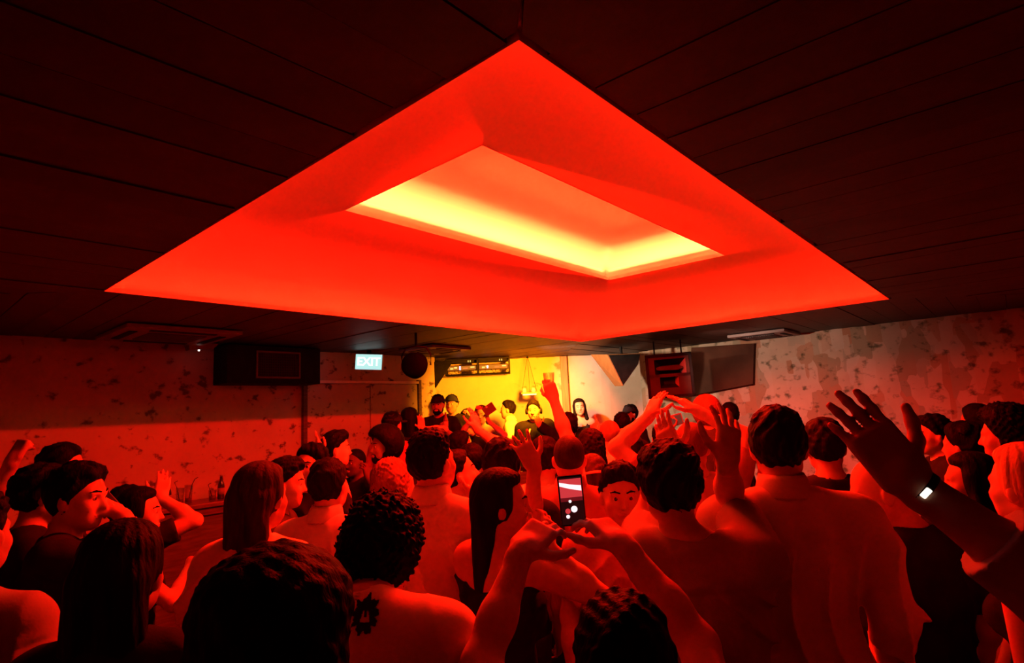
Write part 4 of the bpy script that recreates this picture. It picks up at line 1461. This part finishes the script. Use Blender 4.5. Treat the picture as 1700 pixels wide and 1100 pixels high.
# --- by the stage, left side
P('capguy', 'person in a dark cap in front of the plastered door edge', 652, 706, 5.6, yaw=-30, hair='short', hc='black', cap=('black', 'front'), top='tee', tc='red', skin_t='tan')
P('raver', 'woman with long black hair and one hand up beside the stage corner', 681, 697, 5.9, yaw=-20, fem=True, hair='long', hc='black', top='tee', tc='black', skin_t='light',
  R=(700, 712, 5.85, 698, 684, 5.85, 'open', (.6, .1, -.7), (-.3, 1, 0)))
P('hatman', 'person in a black cap and tee on stage holding a bottle at the wall corner', 727, 672, 7.3, yaw=172, hair='short', hc='black', cap=('black', 'front'), top='tee', tc='black', skin_t='tan', face=True, floor=STAGE_Z, beard=True,
  L=(742, 716, 7.0, 740, 706, 6.97, 'grip', (.6, .3, -.7), (-.9, -.2, 0)))
P('behindhat', 'person with a backward cap peering over the shoulder of the bottle holder', 750, 671, 7.8, yaw=165, hair='short', hc='black', cap=('navy', 'back'), top='tee', tc='black', skin_t='tan', face=True, floor=STAGE_Z)
P('yellowcoat', 'person in a puffy yellow jacket leaning over a phone in the yellow stage light', 776, 694, 8.25, yaw=-110, hp=-20, hair='short', hc='black', top='jacket', tc='yellow', skin_t='light', floor=STAGE_Z,
  R=(758, 702, 8.1, 750, 712, 8.08, 'grip', None, (1, 0, 0)), L=(782, 690, 8.1, 772, 678, 8.08, 'grip', None, (-1, 0, 0)))
P('phonewoman', 'woman in a black sleeveless top on stage, lifting a phone and a brown clutch', 799, 689, 7.35, yaw=170, fem=True, hair='longback', hc='black', top='tank', tc='black', skin_t='light', face=True, floor=STAGE_Z,
  R=(783, 694, 7.1, 789, 679, 7.1, 'grip', (-.6, 0, -.7), (.8, .4, 0)), L=(812, 700, 7.1, 804, 681, 7.1, 'grip', (.8, 0, -.7), (-.8, .4, 0)))
P('sideman', 'person in a white shirt in strict profile facing left, next to the headphones', 843, 680, 8.0, yaw=85, hair='short', hc='dark', top='shirt', tc='white', skin_t='light', face=True, floor=STAGE_Z)
P('deejay', 'person wearing headphones behind the decks, hand over the mouth, black shirt with a pale stripe', 886, 681, 7.45, yaw=168, hp=-4, hair='short', hc='dark', top='jacket', tc='black', skin_t='light', face=True, floor=STAGE_Z,
  L=(896, 706, 7.15, 889, 688, 7.2, 'relaxed', (.7, -.2, -.7), (-.2, 1, .2)))
P('halter', 'woman with long dark hair in a black halter dress against the pale stage wall', 962, 676, 8.2, yaw=178, hr=4, fem=True, hair='long', hc='dark', top='dress', tc='black', low='bare', skin_t='light', face=True, floor=STAGE_Z,
  R=(950, 705, 7.95, 958, 690, 7.95, 'relaxed', (-.7, -.1, -.7), (.6, .6, .2)))
P('snapback', 'person in a dark peaked cap facing left on stage beneath the hanging wedge speaker', 1046, 688, 7.6, yaw=105, hy=15, hair='short', hc='black', cap=('black', 'front'), top='jacket', tc='black', skin_t='brown', face=True, beard=True, floor=STAGE_Z)
# --- centre
P('darkright', 'person with dark hair in profile, in front of the woman with the clutch', 765, 741, 5.0, yaw=-60, hair='short', hc='black', tc='black', skin_t='tan')
P('cuphand', 'dark haired person with one bare arm stretched up, flat hand before the yellow wall', 783, 768, 4.1, yaw=-5, hair='short', hc='black', tc='black', skin_t='light',
  R=(792, 712, 4.2, 784, 676, 4.25, 'open', (.8, -.2, -.5), (-.8, .6, 0)))
P('bigwave', 'plain dark haired head just beyond the woman with the spread hand', 832, 775, 2.75, yaw=0, hair='short', hc='dark', tc='black', skin_t='light')
P('sidehair', 'woman with long dark hair and black tank top, large hand spread high', 834, 838, 2.1, yaw=-42, hy=-44, fem=True, hair='longback', hc='dark', top='tank', tc='black', skin_t='light', face=True,
  R=(908, 905, 2.05, 912, 862, 2.1, 'relaxed', (.5, -.3, -.9), (-.6, .7, 0)),
  L=(886, 772, 2.25, 846, 697, 2.28, 'spread', (.1, .3, -1), (-.2, 1, .1)))
P('bald', 'bald person seen from behind in a pale shirt, beyond the raised phone', 945, 762, 3.0, yaw=-3, hair='buzz', hc='brown', top='shirt', tc='rose', skin_t='pale')
P('glassarm', 'dark haired person just left of the bald head, long bare arm holding up a glass', 905, 762, 3.5, yaw=-8, hair='short', hc='dark', tc='cream', skin_t='light',
  R=(919, 662, 3.6, 912, 640, 3.6, 'cup', (.6, -.4, -.5), (-.25, .2, 1)))
P('blackdome', 'plain black rounded head in front of the stage, right of the lifted glass', 943, 709, 5.4, yaw=0, hair='mop', hc='black', tc='black', skin_t='brown')
P('pointing', 'person with light short hair and one finger pointed up at the stage', 1012, 724, 4.5, yaw=8, hair='buzz', hc='auburn', tc='white', skin_t='pale',
  L=(994, 722, 4.6, 978, 684, 4.65, 'point', (-.7, -.1, -.6), (.6, .7, 0)))
P('palehead', 'person with cropped fair hair, right of the pointing finger', 1036, 735, 4.9, yaw=15, hair='buzz', hc='blond', tc='cream', skin_t='pale')
P('darkflat', 'person with a flat crop of dark hair below the peaked cap', 1033, 706, 6.1, yaw=-5, hair='short', hc='black', tc='black', skin_t='light')
P('curlywoman', 'woman with dark wavy shoulder length hair, right of the bald head', 982, 742, 4.0, yaw=-10, fem=True, hair='longwavy', hc='dark', top='tee', tc='black', skin_t='tan')
P('palecap', 'person in a pale cap worn over the neck, directly behind the phone screen', 984, 790, 3.7, yaw=5, hair='short', hc='brown', cap=('rose', 'back'), tc='rose', skin_t='light')
P('curlyback', 'person with a broad mop of dark curls above the face that looks at the camera', 1048, 763, 3.35, yaw=-10, hair='curlytop', hc='dark', tc='cream', skin_t='light')
P('facecam', 'person with swept back short hair, face turned to the camera, right of the phone', 1030, 822, 2.5, yaw=172, hy=6, hp=-3, hair='quiff', hc='dark', tc='rose', skin_t='light', face=True)
P('clapper', 'dark haired person in a grey tee with both open hands raised, right of the phone', 1112, 806, 1.80, yaw=-22, hy=18, side=.07, hair='mop', hc='dark', top='tee', tc='grey', skin_t='light', wide=.93, cell=.0050, yoked=True,
  R=(1207, 765, 1.74, 1212, 676, 1.76, 'spread', (.3, .5, -1), (-.35, .9, .1)), L=(1122, 757, 2.1, 1092, 690, 2.15, 'open', (-.1, 1, -.3), (.75, .6, 0)))
P('overhead', 'pale shaven headed person with both arms bent up and hands meeting over the head', 1148, 742, 2.9, yaw=-4, hair='buzz', hc='auburn', top='tee', tc='rose', skin_t='pale',
  L=(1078, 690, 3.05, 1096, 650, 3.1, 'open', (-1, 0, .1), (.7, .5, -.2)), R=(1158, 682, 3.05, 1124, 660, 3.1, 'open', (1, 0, .1), (-.7, .5, -.3)))
P('ringlets', 'woman with a long mass of dark ringlets behind the raised right palm', 1213, 768, 3.4, yaw=5, fem=True, hair='longwavy', hc='brown', top='tee', tc='black', skin_t='light')
P('redafro', 'person with a wide reddish curly head near the loudspeaker', 1174, 686, 5.3, yaw=-20, hair='afro', hc='auburn', top='tee', tc='charcoal', skin_t='tan')
P('nearspeaker', 'small dark head between the reddish curls and the right wall', 1212, 690, 5.9, yaw=-10, hair='short', hc='black', top='tee', tc='black', skin_t='light')
P('tabletguy', 'person holding a brown tablet up under the loudspeaker', 1098, 728, 5.6, yaw=-10, hair='short', hc='black', top='tee', tc='black', skin_t='tan',
  R=(1112, 712, 5.7, 1112, 698, 5.7, 'grip', (.6, 0, -.7), (0, -1, 0)))
# --- right
P('longback', 'tall dark haired person in a long untucked pale shirt, broad back to the camera', 1292, 742, 1.95, yaw=-10, hy=-14, hair='short', hc='dark', top='rolled', tc='cream', skin_t='light', wide=1.1)
P('blacktee', 'person with neat dark hair in a black tee, right of the long pale shirt', 1370, 742, 2.75, yaw=-15, hair='short', hc='dark', top='tee', tc='black', skin_t='light')
P('baldbeard', 'bald person in black bending towards the left, patterned trousers below', 1462, 815, 2.15, yaw=20, hy=45, hp=-18, hair=None, hc='black', top='tee', tc='black', low='trousers', lc='floral', skin_t='light')
P('bigarm', 'person at the right edge, huge near hand, rolled denim sleeve and lit wristband', 2200, 790, .98, yaw=25, s=1.08, roll=.45, hair='short', hc='dark', top='rolled', tc='denim', skin_t='tan', cell=.0042,
  L=(1512, 800, 1.05, 1398, 668, 1.10, 'open', (-.35, -.1, -1), (.0, 1, .15)))
P('leftlooker', 'person with black hair in profile facing left, under the shadowed right wall', 1548, 722, 3.8, yaw=70, hy=10, hair='mop', hc='black', top='tee', tc='black', skin_t='light', face=True)
P('shadowa', 'person with full black hair right beside the left facing profile', 1600, 740, 3.3, yaw=30, hair='mop', hc='black', top='tee', tc='black', skin_t='tan')
P('shadowb', 'dark haired head farther back under the right wall shadow', 1622, 703, 4.0, yaw=20, hair='short', hc='black', top='tee', tc='black', skin_t='tan')
P('shadowc', 'person with loose black curls near the right edge, above the fair hair', 1672, 725, 2.75, yaw=40, hair='curly', hc='black', top='tee', tc='charcoal', skin_t='tan')
P('lightback', 'person in a pale sleeveless top seen past the big forearm', 1612, 800, 2.55, yaw=60, fem=True, hair='bob', hc='black', top='tank', tc='cream', skin_t='tan')
P('fairhair', 'woman with long fair hair and bare shoulders at the right edge', 1706, 808, 1.75, yaw=18, fem=True, hair='longback', hc='blond', top='tank', tc='black', skin_t='pale')
# --- nearest, centre
P('phoneholder', 'dark head low at the bottom centre, both bare arms lifting a phone', 1036, 1112, 1.12, yaw=0, hp=4, hair='short', hc='black', top='tee', tc='black', skin_t='light', cell=.0042,
  L=(866, 915, 1.47, 924, 852, 1.575, 'relaxed', (-.75, -.15, -.7), (.55, .8, .1)), R=(1034, 905, 1.47, 976, 852, 1.575, 'relaxed', (.75, -.15, -.7), (-.55, .8, .1)))
# ------------------------------------------------------------------ things held and worn
# the phone raised at the front
pc = at(949, 830, 1.56)
t = thing('smartphone', 'phone held up in both hands, its screen showing the lit ceiling', 'phone', tuple(pc))
Rp = Matrix.Rotation(math.radians(-3), 3, 'Y') @ Matrix.Rotation(math.radians(4), 3, 'X')
PW, PH = .066, .132
MB().box((0, 0, 0), (PW, .008, PH), Rp).build('case', M_BLACK, t, bevel=.003)


def scr(name, x, z, w, h, mat, par, y=-.0052):
    return MB().box(Rp @ Vector((x, y, z)), (w, .0012, h), Rp).build(name, mat, par)


sc_ = scr('screen', 0, 0, PW - .006, PH - .010, emit('screen_black', (.03, .004, .004), .5), t, -.0046)
pic = scr('picture', 0, .028, PW - .008, .058, emit('screen_red', (.80, .05, .06), .8), sc_, -.0056)
st_ = MB()
st_.hexa([Rp @ Vector(q) for q in ((-.029, -.0066, .040), (-.002, -.0066, .031), (-.002, -.0058, .031), (-.029, -.0058, .040), (-.029, -.0066, .050), (-.002, -.0066, .043), (-.002, -.0058, .043), (-.029, -.0058, .050))])
st_.hexa([Rp @ Vector(q) for q in ((-.002, -.0066, .031), (.028, -.0066, .024), (.028, -.0058, .024), (-.002, -.0058, .031), (-.002, -.0066, .043), (.028, -.0066, .038), (.028, -.0058, .038), (-.002, -.0058, .043))])
st_.build('stripe', emit('screen_white', (1, .75, .78), 1.3), pic)
scr('dark_band', 0, .004, PW - .008, .010, emit('screen_dim', (.25, .01, .015), .6), sc_, -.0060)
for nm, x, z, r, c_ in (('shutter_icon', .004, -.022, .0085, 'screen_white'), ('ring_icon', -.013, -.026, .007, 'screen_red'), ('dot_icon', -.005, -.001, .004, 'screen_white'), ('gallery_icon', -.014, -.040, .005, 'screen_white')):
    MB().lathe([(.0004, -.0005), (r, -.0005), (r, .0005), (.0004, .0005)], 16, Rp @ Matrix.Rotation(math.pi / 2, 3, 'X'), Rp @ Vector((x, -.0062, z))).build(nm, MATS[c_], sc_)

# glass in the lifted hand
gc = at(911.5, 633, 3.62)
t = thing('drinking_glass', 'clear glass tumbler lifted high by the bare arm in front of the yellow wall', 'glass', tuple(gc))
MB().lathe([(.028, -.05), (.036, .055), (.0335, .055), (.026, -.042), (.002, -.042)], 24).build('tumbler', thin_glass('clear_glass', (.96, .93, .86)), t, True)

# bottle on stage
bp_ = at(740, 702, 6.95)
t = thing('bottle', 'beer bottle in the hand of the person in the tall black cap', 'bottle', tuple(bp_ - Vector((0, 0, .08))))
MB().lathe([(.028, .0), (.031, .008), (.031, .11), (.026, .135), (.013, .165), (.012, .205), (.014, .21)], 16).build('bottle_glass', mottled('amber_glass', (.22, .09, .02), (.26, .11, .03), 5, .1, spec=.6), t, True)
MB().lathe([(.0315, .04), (.0315, .10)], 16).build('label', mottled('paper_pale', (.6, .5, .4), (.5, .42, .33), 30, .7), t, True)

# stage phone, clutch, slab, tablet
def slab(name, label, cat, c, w, h, tilt, mat, part='case', extra=None, th=.010, yaw=0):
    t = thing(name, label, cat, tuple(c))
    R_ = Matrix.Rotation(math.radians(yaw), 3, 'Z') @ Matrix.Rotation(math.radians(tilt), 3, 'Y')
    MB().box((0, 0, 0), (w, th, h), R_).build(part, mat, t, bevel=min(.004, th * .3))
    if extra:
        nm, x, z, ew, eh, em = extra
        MB().box(R_ @ Vector((x, -th / 2 - .0008, z)), (ew, .0016, eh), R_).build(nm, em, t)
    return t


slab('smartphone', 'pale phone raised by the woman on stage, left of her brown clutch', 'phone', at(796, 676, 7.04), .085, .045, 5, mottled('pale_case', (.6, .55, .5), (.5, .46, .42), 20, .4), extra=('camera_lens', .03, .01, .012, .012, M_BLACK))
slab('clutch_bag', 'brown clutch bag held up by the woman on stage', 'bag', at(812, 679, 7.04), .15, .115, -32, mottled('brown_leather', (.16, .06, .03), (.12, .045, .025), 12, .5), part='bag', extra=('badge', -.01, .04, .022, .022, mottled('badge_pale', (.7, .65, .6), (.6, .56, .5), 20, .4)), th=.03)
slab('smartphone', 'dark phone tilted against the cheek of the profile at far left', 'phone', at(176, 826, 2.40), .045, .125, -38, mottled('slate_case', (.05, .05, .08), (.035, .035, .06), 20, .4), extra=('camera_lens', .01, .045, .012, .012, M_BLACK), yaw=20)
slab('tablet', 'brown tablet lifted over the crowd under the horn loudspeaker', 'tablet', at(1121, 697, 5.68), .15, .11, -12, mottled('tablet_brown', (.25, .08, .05), (.2, .06, .04), 12, .5), extra=('screen', 0, 0, .13, .09, emit('tablet_screen', (.30, .05, .03), .5)))

# wristband on the big near arm: a cuff with one lit plate
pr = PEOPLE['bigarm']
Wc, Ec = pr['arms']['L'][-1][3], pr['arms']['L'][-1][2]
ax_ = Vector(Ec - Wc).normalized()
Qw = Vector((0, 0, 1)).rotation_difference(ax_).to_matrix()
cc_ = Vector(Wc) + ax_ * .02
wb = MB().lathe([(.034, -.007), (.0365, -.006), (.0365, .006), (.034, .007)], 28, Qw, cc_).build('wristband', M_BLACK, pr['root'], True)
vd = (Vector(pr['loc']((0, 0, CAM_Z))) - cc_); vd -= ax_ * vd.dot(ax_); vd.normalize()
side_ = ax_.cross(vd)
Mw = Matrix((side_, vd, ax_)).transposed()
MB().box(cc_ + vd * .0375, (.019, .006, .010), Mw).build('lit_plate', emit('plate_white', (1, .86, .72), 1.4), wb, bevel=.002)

# headphones on the DJ
pr = PEOPLE['deejay']
Rm = Matrix(pr['Rh'].tolist()); hc_ = Vector(pr['head'])
hp_ = MB().tube([hc_ + Rm @ Vector((.098 * math.cos(a), -.005, .02 + .105 * math.sin(a))) for a in [math.pi * k / 14 for k in range(15)]], .009, 8).build('headphones', mottled('headphone_grey', (.12, .11, .1), (.1, .09, .085), 20, .4), pr['root'], True)
for sx in (-1, 1):
    MB().lathe([(.006, 0), (.034, 0), (.038, .012), (.034, .026), (.006, .028)], 20, Matrix.Rotation(sx * math.pi / 2, 3, 'Y') if False else (Rm @ Matrix.Rotation(sx * math.pi / 2, 3, 'Y')), hc_ + Rm @ Vector((sx * .082, -.005, -.012))).build('ear_cup', M_BLACK, hp_, True)


def patch(key, name, test, mat, off=.0018):
    """a printed mark on a garment: the garment's own faces that pass the test, lifted a little"""
    sh = PEOPLE[key]['shirt']; me = sh.data
    n = len(me.vertices)
    co = np.empty(n * 3, np.float32); me.vertices.foreach_get('co', co); co = co.reshape(-1, 3)
    no = np.empty(n * 3, np.float32); me.vertices.foreach_get('normal', no); no = no.reshape(-1, 3)
    q = np.empty(len(me.polygons) * 4, np.int32); me.polygons.foreach_get('vertices', q); q = q.reshape(-1, 4)
    # refine so that the mark has a clean outline
    c4 = co[q]; n4 = no[q]
    V = []; keep = []
    k = 3
    for i in range(k):
        for j in range(k):
            w = lambda a, b: np.array([(1 - a) * (1 - b), a * (1 - b), a * b, (1 - a) * b], np.float32)
            cs = [w((i + di) / k, (j + dj) / k) for di, dj in ((0, 0), (1, 0), (1, 1), (0, 1))]
            V.append(np.stack([np.einsum('fvc,v->fc', c4 + n4 * off, c) for c in cs], 1))
    V = np.concatenate(V)
    m = test(V.mean(1))
    V = V[m]
    if not len(V):
        print('EMPTY PATCH', key, name); return
    link_mesh(name, mesh_np(name, V.reshape(-1, 3), np.arange(len(V) * 4).reshape(-1, 4), mat), sh)


def emblem_test(key, px_, py_, y, r):
    pr = PEOPLE[key]
    c = pr['loc'](at(px_, py_, y))

    def f(p):
        x, z = (p[:, 0] - c[0]) / r, (p[:, 2] - c[2]) / r
        a = np.arctan2(z, x); d = np.hypot(x, z * .82)
        ragged = 1 + .13 * np.sin(9 * a) + .08 * np.sin(17 * a + 1)
        hole = (np.abs(x) < .30 - .25 * z) & (z > -.45) & (z < .35) & ~((np.abs(x) < .09) & (z > -.1))
        return (d < ragged) & ~hole & (p[:, 1] < 0)
    return f


patch('emblemtee', 'emblem', emblem_test('emblemtee', 624, 1004, 1.44, .028), cloth('black'))
pr = PEOPLE['deejay']
patch('deejay', 'pale_stripe', lambda p: (np.abs(p[:, 0] - .045 - .25 * (1.40 + pr['dz'] - p[:, 2])) < .010) & (p[:, 1] > 0) & (p[:, 2] < 1.40 + pr['dz']) & (p[:, 2] > 1.05 + pr['dz']), cloth('white'))
